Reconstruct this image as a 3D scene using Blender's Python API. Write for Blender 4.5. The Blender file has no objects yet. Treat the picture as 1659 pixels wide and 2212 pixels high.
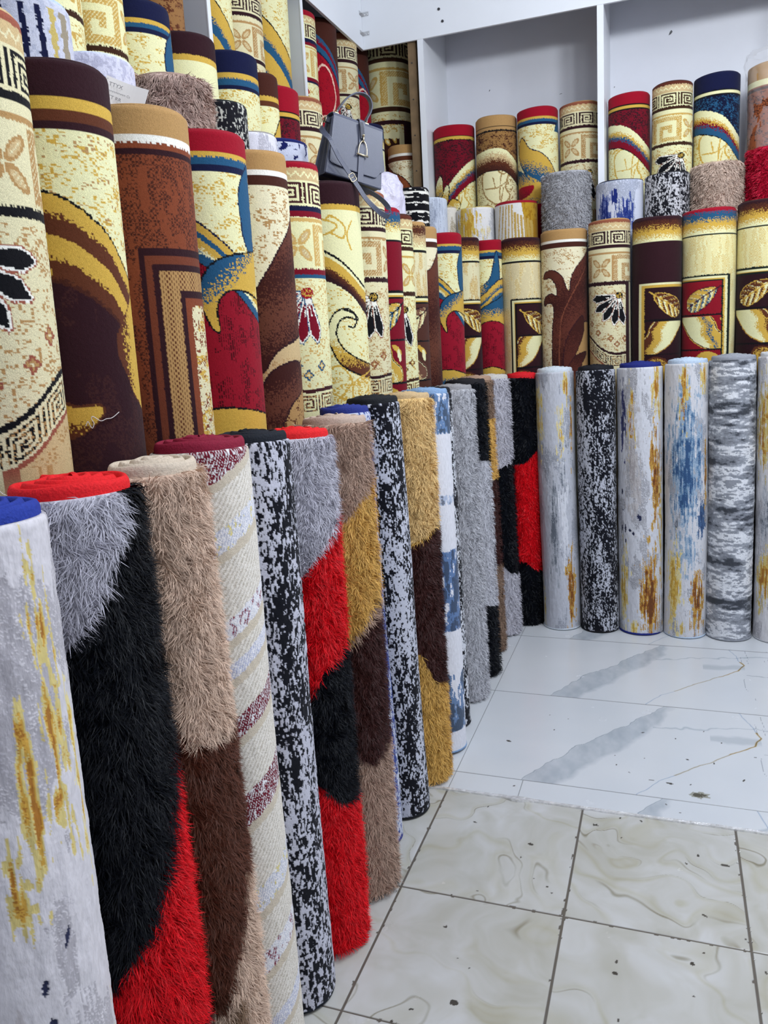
import bpy, math, random
import numpy as np
from mathutils import Matrix, Vector

scn = bpy.context.scene
COL = scn.collection
PI = math.pi

# ------------------------------------------------------------------ camera
CAM_H = 1.65
YAW, PIT, ROL = [math.radians(a) for a in (20.5064, 9.9657, -3.2899)]
FPX, PPX, PPY = 1742.4, 801.0, 1052.4            # focal length and principal point in pixels of 1659x2212
cam_d = bpy.data.cameras.new('camera')
cam = bpy.data.objects.new('camera', cam_d)
COL.objects.link(cam)
cy, sy, cp, sp = math.cos(YAW), math.sin(YAW), math.cos(PIT), math.sin(PIT)
fw = Vector((-sy*cp, cy*cp, -sp)); rt = Vector((cy, sy, 0)); up = rt.cross(fw)
r2 = rt*math.cos(ROL)+up*math.sin(ROL); u2 = -rt*math.sin(ROL)+up*math.cos(ROL)
M = Matrix((r2, u2, -fw)).transposed().to_4x4(); M.translation = Vector((0, 0, CAM_H))
cam.matrix_world = M
cam_d.sensor_fit = 'VERTICAL'; cam_d.sensor_height = 36.0
cam_d.lens = 36.0*FPX/2212
cam_d.shift_x = (829.5-PPX)/2212; cam_d.shift_y = (PPY-1106)/2212
cam_d.clip_start = 0.02
scn.camera = cam
CAMP = np.array([0, 0, CAM_H])

# ------------------------------------------------------------------ world, light, exposure
w = bpy.data.worlds.new('world'); scn.world = w; w.use_nodes = True
w.node_tree.nodes['Background'].inputs[0].default_value = (0.75, 0.85, 1.0, 1)
w.node_tree.nodes['Background'].inputs[1].default_value = 0.35
vs = scn.view_settings
vs.view_transform = 'Standard'; vs.look = 'None'; vs.gamma = 1; vs.use_curve_mapping = False
vs.exposure = 0.22
CEIL = 4.1

def area(name, loc, size, power, col=(0.90, 0.96, 1.0), rot=(0, 0, 0)):
    l = bpy.data.lights.new(name, 'AREA'); l.shape = 'RECTANGLE'; l.size, l.size_y = size
    l.energy = power; l.color = col
    o = bpy.data.objects.new(name, l); COL.objects.link(o); o.location = loc; o.rotation_euler = rot
    return o
def tube_light(name, loc, power, r=.14, col=(0.90, 0.95, 1.0)):
    l = bpy.data.lights.new(name, 'POINT'); l.shadow_soft_size = r; l.energy = power; l.color = col
    o = bpy.data.objects.new(name, l); COL.objects.link(o); o.location = loc
    return o
tube_light('hanging_lamp_light', (0.55, 3.2, 3.45), 62)
tube_light('hanging_lamp_light', (0.75, 1.7, 3.45), 62)
tube_light('hanging_lamp_light', (1.9, 3.0, 3.45), 45)
tube_light('hanging_lamp_light', (0.6, 0.1, 3.45), 34)

# ------------------------------------------------------------------ helpers
def lin(c):
    c = np.asarray(c, float)/255.0
    return np.where(c <= 0.04045, c/12.92, ((c+0.055)/1.055)**2.4)

def tag(o, label=None, cat=None, group=None, kind=None):
    if label: o['label'] = label
    if cat: o['category'] = cat
    if group: o['group'] = group
    if kind: o['kind'] = kind
    return o

def mesh_obj(name, verts, faces, mat=None, parent=None, smooth=False, col=None):
    """faces: list of tuples or (N,4)/(N,3) int array"""
    me = bpy.data.meshes.new(name)
    verts = np.asarray(verts, np.float32)
    if isinstance(faces, np.ndarray):
        n, k = faces.shape
        me.vertices.add(len(verts)); me.vertices.foreach_set('co', verts.ravel())
        me.loops.add(n*k); me.loops.foreach_set('vertex_index', faces.astype(np.int32).ravel())
        me.polygons.add(n); me.polygons.foreach_set('loop_start', np.arange(0, n*k, k, dtype=np.int32))
        me.update(calc_edges=True)
    else:
        me.from_pydata(verts.tolist(), [], [tuple(f) for f in faces]); me.update()
    me.polygons.foreach_set('use_smooth', np.full(len(me.polygons), smooth))
    if col is not None:
        at = me.color_attributes.new('Col', 'FLOAT_COLOR', 'POINT')
        c4 = np.ones((len(verts), 4), np.float32); c4[:, :3] = col
        at.data.foreach_set('color', c4.ravel())
    if mat: me.materials.append(mat)
    o = bpy.data.objects.new(name, me); COL.objects.link(o)
    if parent: o.parent = parent
    return o

class MB:
    """collects simple solids into one mesh"""
    def __init__(s): s.v = []; s.f = []
    def box(s, x0, x1, y0, y1, z0, z1):
        n = len(s.v)
        s.v += [(x, y, z) for z in (z0, z1) for y in (y0, y1) for x in (x0, x1)]
        for q in ((0, 2, 3, 1), (4, 5, 7, 6), (0, 1, 5, 4), (2, 6, 7, 3), (0, 4, 6, 2), (1, 3, 7, 5)):
            s.f.append(tuple(n+i for i in q))
        return s
    def prism(s, pts, y0, y1):
        """outline in x,z extruded along y"""
        n = len(s.v); k = len(pts)
        s.v += [(p[0], y0, p[1]) for p in pts]+[(p[0], y1, p[1]) for p in pts]
        s.f.append(tuple(n+i for i in range(k))); s.f.append(tuple(n+k+i for i in reversed(range(k))))
        for i in range(k):
            j = (i+1) % k
            s.f.append((n+i, n+k+i, n+k+j, n+j))
        return s
    def tube(s, pts, r, seg=8, closed=False):
        pts = [Vector(p) for p in pts]; n0 = len(s.v); m = len(pts)
        prev = None
        for i, p in enumerate(pts):
            a = pts[i-1] if (i or closed) else p
            b = pts[(i+1) % m] if (i < m-1 or closed) else p
            d = (b-a).normalized()
            ref = prev if prev else (Vector((0, 0, 1)) if abs(d.z) < .9 else Vector((1, 0, 0)))
            x = (ref-d*ref.dot(d)).normalized(); prev = x; y = d.cross(x)
            for k in range(seg):
                t = 2*PI*k/seg; s.v.append(tuple(p+x*r*math.cos(t)+y*r*math.sin(t)))
        for i in range(m if closed else m-1):
            for k in range(seg):
                a = n0+i*seg+k; b = n0+i*seg+(k+1) % seg
                c = n0+((i+1) % m)*seg+(k+1) % seg; d = n0+((i+1) % m)*seg+k
                s.f.append((a, b, c, d))
        if not closed:
            s.f.append(tuple(n0+k for k in reversed(range(seg)))); s.f.append(tuple(n0+(m-1)*seg+k for k in range(seg)))
        return s
    def ribbon(s, pts, normals, wid, th):
        """flat strap: pts centre line, normals face normal, rectangular section"""
        n0 = len(s.v); m = len(pts)
        P = [Vector(p) for p in pts]; N = [Vector(n).normalized() for n in normals]
        for i, p in enumerate(P):
            d = (P[min(i+1, m-1)]-P[max(i-1, 0)]).normalized()
            nn = (N[i]-d*N[i].dot(d)).normalized(); x = d.cross(nn)
            for a, b in ((-1, -1), (1, -1), (1, 1), (-1, 1)):
                s.v.append(tuple(p+x*a*wid/2+nn*b*th/2))
        for i in range(m-1):
            for k in range(4):
                s.f.append((n0+i*4+k, n0+i*4+(k+1) % 4, n0+(i+1)*4+(k+1) % 4, n0+(i+1)*4+k))
        s.f.append((n0+3, n0+2, n0+1, n0)); e = n0+(m-1)*4; s.f.append((e, e+1, e+2, e+3))
        return s
    def build(s, name, mat, parent=None, bevel=0, smooth=False, seg=2):
        o = mesh_obj(name, s.v, s.f, mat, parent, smooth)
        if bevel:
            b = o.modifiers.new('bevel', 'BEVEL'); b.width = bevel; b.segments = seg; b.limit_method = 'ANGLE'
        return o

def hsh(ix, iy, seed=0):
    x = (ix.astype(np.int64)*374761393+iy.astype(np.int64)*668265263+seed*974711) & 0x7fffffff
    x = ((x ^ (x >> 13))*1274126177) & 0x7fffffff
    x = ((x ^ (x >> 16))*1103515245) & 0x7fffffff
    x = x ^ (x >> 11)
    return (x & 0xffff)/65535.0

def vnoise(x, y, seed=0):
    ix = np.floor(x); iy = np.floor(y); fx = x-ix; fy = y-iy
    fx = fx*fx*(3-2*fx); fy = fy*fy*(3-2*fy)
    a = hsh(ix, iy, seed); b = hsh(ix+1, iy, seed); c = hsh(ix, iy+1, seed); d = hsh(ix+1, iy+1, seed)
    return (a*(1-fx)+b*fx)*(1-fy)+(c*(1-fx)+d*fx)*fy

def fbm(x, y, seed=0, oct=4):
    s = 0; t = 0; a = 1.0
    for i in range(oct):
        s = s+a*vnoise(x, y, seed+i*17); t += a; a *= .55; x = x*2.03; y = y*2.03
    return s/t

def spline(pts, n=8, closed=False):
    P = np.array(pts, float); m = len(P); out = []
    rng = range(m if closed else m-1)
    for i in rng:
        p0 = P[(i-1) % m] if (closed or i > 0) else P[0]
        p1 = P[i]; p2 = P[(i+1) % m]
        p3 = P[(i+2) % m] if (closed or i+2 < m) else P[-1]
        for t in np.arange(n)/n:
            out.append(.5*((2*p1)+(-p0+p2)*t+(2*p0-5*p1+4*p2-p3)*t*t+(-p0+3*p1-3*p2+p3)*t**3))
    if not closed: out.append(P[-1])
    return np.array(out)

# ------------------------------------------------------------------ materials
def mat_new(name):
    m = bpy.data.materials.new(name); m.use_nodes = True
    nt = m.node_tree; return m, nt, nt.nodes['Principled BSDF']

def plain(name, c, rough=.5, metal=0.0, bump=0.0, bscale=60, spec=.5, var=0.0, vscale=6, coat=0):
    m, nt, b = mat_new(name); L = lin(c)
    b.inputs['Base Color'].default_value = (*L, 1); b.inputs['Roughness'].default_value = rough
    b.inputs['Metallic'].default_value = metal; b.inputs['Specular IOR Level'].default_value = spec
    if coat: b.inputs['Coat Weight'].default_value = coat
    tc = nt.nodes.new('ShaderNodeTexCoord')
    if var:
        n = nt.nodes.new('ShaderNodeTexNoise'); n.inputs['Scale'].default_value = vscale; n.inputs['Detail'].default_value = 5
        nt.links.new(tc.outputs['Object'], n.inputs['Vector'])
        r = nt.nodes.new('ShaderNodeValToRGB')
        r.color_ramp.elements[0].position = .3; r.color_ramp.elements[1].position = .7
        r.color_ramp.elements[0].color = (*(L*(1-var)), 1); r.color_ramp.elements[1].color = (*np.minimum(L*(1+var), 1), 1)
        nt.links.new(n.outputs['Fac'], r.inputs[0]); nt.links.new(r.outputs[0], b.inputs['Base Color'])
    if bump:
        n = nt.nodes.new('ShaderNodeTexNoise'); n.inputs['Scale'].default_value = bscale; n.inputs['Detail'].default_value = 4
        nt.links.new(tc.outputs['Object'], n.inputs['Vector'])
        bp = nt.nodes.new('ShaderNodeBump'); bp.inputs['Strength'].default_value = bump; bp.inputs['Distance'].default_value = .004
        nt.links.new(n.outputs['Fac'], bp.inputs['Height']); nt.links.new(bp.outputs[0], b.inputs['Normal'])
    return m

def carpet_mat(name, rough=.92, sheen=.06, bump=.5, scale=520, stretch=1.0, amp=.22, dist=.0025, spec=.08):
    m, nt, b = mat_new(name)
    a = nt.nodes.new('ShaderNodeAttribute'); a.attribute_name = 'Col'
    tc = nt.nodes.new('ShaderNodeTexCoord')
    mp = nt.nodes.new('ShaderNodeMapping'); mp.inputs['Scale'].default_value = (1, 1, stretch)
    nt.links.new(tc.outputs['Object'], mp.inputs[0])
    n = nt.nodes.new('ShaderNodeTexNoise'); n.inputs['Scale'].default_value = scale; n.inputs['Detail'].default_value = 3
    nt.links.new(mp.outputs[0], n.inputs['Vector'])
    mr = nt.nodes.new('ShaderNodeMapRange'); mr.inputs[1].default_value = .25; mr.inputs[2].default_value = .75
    mr.inputs[3].default_value = 1-amp; mr.inputs[4].default_value = 1+amp
    nt.links.new(n.outputs['Fac'], mr.inputs[0])
    mx = nt.nodes.new('ShaderNodeVectorMath'); mx.operation = 'MULTIPLY'
    nt.links.new(a.outputs['Color'], mx.inputs[0]); nt.links.new(mr.outputs[0], mx.inputs[1])
    nt.links.new(mx.outputs[0], b.inputs['Base Color'])
    bp = nt.nodes.new('ShaderNodeBump'); bp.inputs['Strength'].default_value = bump; bp.inputs['Distance'].default_value = dist
    nt.links.new(n.outputs['Fac'], bp.inputs['Height']); nt.links.new(bp.outputs[0], b.inputs['Normal'])
    b.inputs['Roughness'].default_value = rough; b.inputs['Specular IOR Level'].default_value = spec
    b.inputs['Sheen Weight'].default_value = sheen; b.inputs['Sheen Roughness'].default_value = .5
    return m

M_CUT = carpet_mat('cut_pile_carpet')
M_VISC = carpet_mat('carved_silky_carpet', rough=.75, sheen=.12, bump=.6, scale=160, stretch=.35, amp=.10, dist=.003, spec=.3)
M_FLAT = carpet_mat('flat_woven_carpet', rough=.85, sheen=.1, bump=.5, scale=420, amp=.12)
M_BASE = carpet_mat('shaggy_carpet_ground', bump=1, scale=120, amp=.3)

def pile_mat():
    m, nt, b = mat_new('glossy_pile_fibre')
    a = nt.nodes.new('ShaderNodeAttribute'); a.attribute_name = 'Col'
    nt.links.new(a.outputs['Color'], b.inputs['Base Color'])
    b.inputs['Roughness'].default_value = .45; b.inputs['Specular IOR Level'].default_value = .16
    return m
M_PILE = pile_mat()
_bm = {}
def bind_mat(c):
    c = tuple(c)
    if c not in _bm:
        _bm[c] = plain('binding_yarn_%d' % len(_bm), c, rough=.75, bump=.6, bscale=260, spec=.2, var=.12, vscale=180)
    return _bm[c]

# ------------------------------------------------------------------ colours (sRGB) of the weaving yarns
CR = (228, 225, 176); CR2 = (220, 212, 172); WH = (238, 236, 226); GO = (203, 165, 72); TA = (176, 138, 88); TL = (200, 174, 128)
BR = (92, 50, 32); CH = (70, 36, 28); PL = (48, 24, 30); RED = (150, 18, 38); BU = (120, 16, 36); NV = (22, 26, 58); BL = (38, 84, 118)
BK = (20, 20, 24); RU = (128, 66, 42); GY = (140, 142, 148); DGY = (70, 74, 82); LG = (206, 208, 214)

# ------------------------------------------------------------------ painter working on a rolled surface
class P:
    def __init__(s, a, v, R, seed, k=.003):
        u = a*R
        if k:
            s.iu = np.round(u/k); s.iv = np.round(v/k)
            u = s.iu*k; v = s.iv*k
        else:
            s.iu = np.round(u/.002); s.iv = np.round(v/.002)
        s.k = k; s.u = u; s.v = v; s.R = R; s.seed = seed
        s.h = hsh(s.iu, s.iv, seed); s.h2 = hsh(s.iu, s.iv, seed+5)
        if k:
            s.u = s.u+(s.h-.5)*.002; s.v = s.v+(s.h2-.5)*.002
        aa = s.u/R
        s.s = np.where(np.abs(aa) < PI/2, np.sin(np.clip(aa, -PI/2, PI/2)), np.sign(aa)*(1+np.abs(aa)-PI/2))
        s.c = np.zeros(u.shape+(3,))
    def X(s, x):
        x = np.asarray(x, float)
        return s.R*np.where(np.abs(x) <= 1, np.arcsin(np.clip(x, -1, 1)), np.sign(x)*(PI/2+np.abs(x)-1))
    def put(s, m, c):
        if callable(m): m = m(s)
        s.c[m] = c
    def fill(s, c): s.c[...] = c
    def band(s, v0, v1, c): s.c[(s.v >= v0) & (s.v < v1)] = c
    def pal(s, m, t, cols, amp=.9):
        """woven dither between the colours of a list, t in 0..1"""
        C = np.array(cols, float); n = len(C)
        i = np.clip(np.floor(t*n+(s.h-.5)*amp*2*.6), 0, n-1).astype(int)
        cc = C[i]; s.c[m] = cc[m]
    def bandg(s, v0, v1, cols, amp=.9):
        t = (s.v-v0)/(v1-v0); s.pal((s.v >= v0) & (s.v < v1), t, cols, amp)
    def speck(s, m, c, dens=.2, sc=.02, seed=1):
        f = fbm(s.u/sc, s.v/(sc*.6), s.seed+seed, 2)
        g = hsh(np.floor(s.iu/2), s.iv, s.seed+seed+3)
        s.c[m & (g < dens*1.3*np.clip((f-.42)*3, 0, .75))] = c
    def cpts(s, pts, sm=True, closed=True, n=6):
        q = np.array(pts, float); q = np.stack([s.X(q[:, 0]), q[:, 1]], 1)
        return spline(q, n, closed) if sm else q
    def sd(s, pts, sm=True, n=6):
        q = s.cpts(pts, sm, True, n); return s._sd(q)
    def _sd(s, q):
        x, y = s.u, s.v; d = np.full(x.shape, 1e9); ins = np.zeros(x.shape, bool)
        lo = q.min(0)-.04; hi = q.max(0)+.04
        sel = (x > lo[0]) & (x < hi[0]) & (y > lo[1]) & (y < hi[1])
        xs, ys = x[sel], y[sel]; dd = np.full(xs.shape, 1e9); ii = np.zeros(xs.shape, bool); m = len(q)
        for i in range(m):
            ax, ay = q[i]; bx, by = q[(i+1) % m]; ex, ey = bx-ax, by-ay; L = ex*ex+ey*ey+1e-12
            t = np.clip(((xs-ax)*ex+(ys-ay)*ey)/L, 0, 1)
            dd = np.minimum(dd, (xs-ax-t*ex)**2+(ys-ay-t*ey)**2)
            if ay != by:
                c = ((ay > ys) != (by > ys)) & (xs < (bx-ax)*(ys-ay)/(by-ay)+ax); ii ^= c
        r = np.sqrt(dd); r[ii] *= -1; d[sel] = r
        return d
    def ln(s, pts, sm=True, n=6):
        q = s.cpts(pts, sm, False, n) if sm else s.cpts(pts, False)
        x, y = s.u, s.v; lo = q.min(0)-.03; hi = q.max(0)+.03
        sel = (x > lo[0]) & (x < hi[0]) & (y > lo[1]) & (y < hi[1]); xs, ys = x[sel], y[sel]
        dd = np.full(xs.shape, 1.0)
        for i in range(len(q)-1):
            ax, ay = q[i]; ex, ey = q[i+1]-q[i]; L = ex*ex+ey*ey+1e-12
            t = np.clip(((xs-ax)*ex+(ys-ay)*ey)/L, 0, 1); dd = np.minimum(dd, (xs-ax-t*ex)**2+(ys-ay-t*ey)**2)
        d = np.full(x.shape, 1.0); d[sel] = np.sqrt(dd); return d
    def stroke(s, pts, w, c, sm=True):
        s.c[s.ln(pts, sm) < w/2] = c
    def shape(s, pts, c, edge=None, ew=.005, sm=True):
        d = s.sd(pts, sm); 
        if edge is not None: s.c[d < ew] = edge
        s.c[d < 0] = c; return d
    def gshape(s, pts, cols, ang=90, edge=None, ew=.005, sm=True, rng=None, amp=.9):
        d = s.sd(pts, sm)
        if edge is not None: s.c[d < ew] = edge
        ca, sa = math.cos(math.radians(ang)), math.sin(math.radians(ang))
        p = s.u*ca+s.v*sa; m = d < 0
        if not m.any(): return d
        lo, hi = (p[m].min(), p[m].max()) if rng is None else rng
        s.pal(m, (p-lo)/(hi-lo+1e-9), cols, amp); return d
    def ell(s, cx, cy, rx, ry, ang=0):
        x = s.u-s.X(cx); y = s.v-cy; a = math.radians(ang); c_, s_ = math.cos(a), math.sin(a)
        return np.sqrt(((x*c_+y*s_)/rx)**2+((-x*s_+y*c_)/ry)**2)
    def curve(s, pts):
        """v of a smooth line given as points (s,v)"""
        q = spline(pts, 8); return np.interp(s.s, q[:, 0], q[:, 1])
    def arcs(s, pts, stops, edge=None, ew=.006, amp=.9):
        """bands hanging under a curve; stops: list of (thickness, colours)"""
        d = s.v-s.curve(pts)
        if edge is not None: s.c[(d > -ew) & (d < 0)] = edge
        y = 0
        for th, cols in stops:
            m = (d >= y) & (d < y+th)
            if isinstance(cols[0], (int, float)): s.c[m] = cols
            else: s.pal(m, (d-y)/th, cols, amp)
            y += th
        return d, y
    def stamp(s, rows, u0, v0, uw, vh, c, tile=True, m=None):
        R_ = len(rows); C_ = max(len(r) for r in rows)
        g = np.array([[ch == '#' for ch in r.ljust(C_, '.')] for r in rows])
        fu = (s.u-u0)/uw; fv = (s.v-v0)/vh
        ok = (fv >= 0) & (fv < 1)
        if not tile: ok &= (fu >= 0) & (fu < 1)
        if m is not None: ok &= m
        cu = np.floor((fu % 1)*C_).astype(int).clip(0, C_-1); rv = np.floor(fv*R_).clip(0, R_-1).astype(int)
        s.c[ok & g[rv, cu]] = c

KEY = ["###########.#.", "#.........#.#.", "#.#######.#.#.", "#.#.....#.#.#.", "#.#.###.#.#.#.", "#.#.#...#.#.#.", "#.#.#####.#.#.",
       "#.#.......#.#.", "#.#########.#."]
SPIRAL = ["##############", "##############", "##..........##", "##..........##", "##..######..##", "##..######..##", "##..##..##..##", "##..##..##..##",
          "##..##......##", "##..##......##", "##..##########", "##..##########"]

# ---- design: greek key border with flower panels and a fan of petals
def greek(pal, off=0.0, mir=1, scale=1.0, v_off=0.0, side=None):
    bg, dk, mid, ln1, acc = pal
    def f(p):
        p.v = p.v/scale+v_off
        k = scale
        p.fill(bg)
        p.band(-1, .018, ln1); p.band(.018, .056, TL if mid != GO else GO)
        zz = np.abs(((p.u+off)/.03) % 1-.5)*.03
        p.put((np.abs(p.v-.037-zz+.007) < .0035) & (p.v > .02), bg)
        p.band(.056, .060, bg)
        U0 = off
        p.stamp(KEY, U0, .062, .115, .062, dk)
        # tan shading line inside key
        p.band(.128, .132, bg); p.band(.132, .149, dk if acc is None else NV)
        if acc is not None: p.band(.149, .165, acc)
        p.band(.165, .170, bg); p.band(.170, .180, mid); p.band(.180, .184, bg)
        # panel
        Pd = .30; fu = ((p.u*mir-off) % Pd)
        inp = (p.v > .186) & (p.v < .318)
        hb = ((p.iu+p.iv*(1 if True else -1)) % 4 < 1)
        q = fu < .13
        # flower
        X = fu-.065; Y = p.v-.252
        for sx in (-1, 1):
            for sy2 in (-1, 1):
                a, b = (X*sx+Y*sy2)*.7071, (-X*sy2*sx+Y)*.7071
                e = np.sqrt(((a-.036)/.027)**2+(b/.0125)**2)
                p.put(inp & q & (e < 1.15), mid); p.put(inp & q & (e < .72), TL if mid != GO else GO); p.put(inp & q & (e < .62) & hb, bg)
        g = np.array([[c == '#' for c in r] for r in SPIRAL]); cu = np.clip(np.floor((fu-.13)/(Pd-.13)*14), 0, 13).astype(int)
        rv = np.clip(np.floor((p.v-.186)/.132*12), 0, 11).astype(int)
        sp = inp & ~q & g[rv, cu]; p.put(sp, mid); p.put(sp & hb & (p.h > .15), bg)
        p.put(inp & ((np.abs(fu-.128) < .004) | (np.abs(fu) < .004)), mid)
        p.band(.318, .324, bg); p.band(.324, .342, dk if acc is None else acc); 
        if acc is not None: p.band(.342, .352, NV if side != 'blue' else BL)
        # field
        lo = p.v > .352
        p.speck(lo, mid, .45, .014, 3)
        # zigzag
        zz = np.abs((p.u/.05) % 1-.5)*.05
        p.put(lo & (np.abs(p.v-.375-zz) < .004) & (p.h > .3), mid)
        # fan
        pu, pv = p.R*.45*mir+off*0, .405
        for i, ang in enumerate((176, 150, 124, 100, 78)):
            if mir < 0: ang = 180-ang
            a = math.radians(ang); dx, dy = math.cos(a), math.sin(a)
            X = (p.u-pu)*dx+(p.v-pv)*dy; Y = -(p.u-pu)*dy+(p.v-pv)*dx
            L = .15; hw = .004+.0135*np.clip(X/.11, 0, 1)
            hw = np.where(X > .125, .0175*np.clip((L+.004-X)/.03, 0, 1), hw)
            ok = (X > .012) & (X < L)
            p.put((X > .01) & (X < L+.008) & (np.abs(Y) < hw+.0075), ln1 if acc is None else BL)
            p.put((X > .01) & (X < L+.004) & (np.abs(Y) < hw+.0045), WH)
            p.put(ok & (X > .03) & (np.abs(Y) < hw) , BK if acc is None else BU)
            p.put(ok & (X > .03) & (X < .07) & (np.abs(Y) < .003) & (p.h > .4), WH)
        e = p.ell(.45*mir, .400, .022, .018); p.put(e < 1, BK if acc is None else RED); p.put((e < .8) & (p.h > .55), GO)
        for (ss, vv) in ((-.85, .545), (-.55, .595), (.05, .628), (.72, .632), (.35, .66)):
            e = p.ell(ss*mir, vv, .015, .015)
            an = np.arctan2(p.v-vv, p.u-p.X(ss*mir))
            p.put(e < 1+.22*np.cos(4*an), ln1 if acc is None else BL); p.put(e < .62+.2*np.cos(4*an), mid); p.put(e < .3, bg)
        # arc with key below
        arc = p.curve([(-1.6*mir, .52), (-.9*mir, .615), (-.4*mir, .675), (.2*mir, .705), (.9*mir, .70), (1.6*mir, .69)][::mir])
        d = p.v-arc
        p.put(d > 0, bg); p.put((d > 0) & (d < .012), dk)
        fu2 = ((p.u/.085) % 1); cu = np.floor(fu2*14).astype(int).clip(0, 13); gg = np.array([[c == '#' for c in r] for r in KEY])
        rr = np.floor((d-.020)/.052*9).astype(int); ok = (rr >= 0) & (rr < 9); rr = rr.clip(0, 8)
        p.put(ok & gg[rr, cu], dk); p.put(ok & gg[rr, cu] & (p.h > .6), TA if acc is None else TA)
        p.put((d > .078) & (d < .088), ln1); p.put(d > .088, TL)
        p.speck(d > .088, mid, .3, .02, 9)
        if side == 'bar': p.put((p.v > .324) & (p.s > .78), dk); p.put((p.v > .33) & (p.s > .93), bg)
        if side == 'barl': p.put((p.v > .324) & (p.s < -.35), PL); p.put((p.v > .33) & (p.s < -.62), mid)
    return f
PG_TAN = (CR2, PL, TA, (140, 82, 60), None)
PG_DK = (CR, (60, 36, 24), (196, 160, 84), (90, 44, 32), None)
PG_BLK = (CR2, BK, TA, (150, 84, 66), None)
PG_RED = (CR, (66, 30, 34), (204, 168, 100), RED, BU)

# ---- design: striped top, leaf panels in a frame
def leafpanel(stops, field, line, panel, leafc, side=1, fs=.78, leaf=(-.3, .44), egg=True, fieldn=None, framec=GO, v_frame=.33):
    def f(p):
        v = 0.0; p.fill(field)
        cols = [c for c in stops]
        p.bandg(-.01, .125, cols, 1.4); p.band(-1, .012, stops[0])
        p.band(.125, .134, line)
        lo = p.v > .134
        if fieldn:
            n = fbm(p.u/.02, p.v/.09, p.seed+3, 3); p.put(lo & (n > .46) & (p.h > .45), fieldn)
            p.put(lo & (n > .53) & ((p.iu+p.iv) % 3 == 0), GO)
        S = p.s*side
        def fr(e, c): p.put((p.v > v_frame+e) & (S < fs-e*9), c)
        fr(0, line); fr(.010, CR); fr(.020, framec if field != PL else GO); fr(.026, line if field != PL else GO); fr(.034, panel)
        inn = (p.v > v_frame+.034) & (S < fs-.3)
        # leaf
        ls, lv = leaf; R = p.R
        cx = p.X(ls); a = math.radians(-32*side)
        X = ((p.u-cx)*math.cos(a)+(p.v-lv)*math.sin(a)); Y = (-(p.u-cx)*math.sin(a)+(p.v-lv)*math.cos(a))
        hw = .046*np.sqrt(np.clip(1-(X/.092)**2, 0, 1))*(1-.35*X/.092*side)
        m = inn & (np.abs(Y) < hw) & (np.abs(X) < .092); mo = inn & (np.abs(Y) < hw+.004) & (np.abs(X) < .096)
        p.put(mo, leafc[0]); t = ((np.abs(Y)*1.0+X*side*.9)/.034) % 1
        p.pal(m, t, leafc[1:], .9); p.put(m & (Y < -.008) & (p.h > .3), leafc[1]); p.put(m & (np.abs(Y) < .003), leafc[0])
        p.put(inn & (np.abs(Y-.1*(X-.09*side)) < .004) & (X*side > .08) & (X*side < .125), leafc[0])
        p.put(inn & (np.abs(p.v-.535) < .004), BK)
        # egg shape
        if egg:
            e = np.sqrt(((p.u-p.X(.15*side))/.135)**2+((p.v-.62)/.092)**2)
            q = inn & (p.v > .541) & (p.v < .712)
            e2 = p.sd([(-.95*side, .542), (-.8*side, .60), (-.45*side, .67), (.2*side, .712), (.75*side, .70), (.75*side, .66), (.35*side, .62), (.2*side, .57), (-.2*side, .53)])
            p.put(q & (e2 < .010), leafc[1]); p.put(q & (e2 < .006), leafc[0]); p.put(q & (e2 < .002), CR)
            g = (p.u*side/.10+(p.v-.62)*-3.5)+.42+.22*np.abs(((p.v-.54)/.05) % 2-1)
            p.pal(q & (e2 < 0), np.clip(g, 0, 1), [CR, CR, GO, GO, leafc[2], leafc[1], leafc[1]], 1.1)
            d = p.ell(.62*side, .575, .032, .012, 40); p.put(q & (d < 1), GO); d = p.ell(.7*side, .60, .028, .01, 80); p.put(q & (d < 1), CR)
        p.put(inn & (np.abs(p.v-.716) < .004), BK)
        d = p.ell(0.1, .78, .07, .05, 20); p.put(inn & (p.v > .72) & (d < 1), leafc[1]); p.put(inn & (p.v > .72) & (d < .8) & (p.h > .4), GO)
    return f

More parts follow.
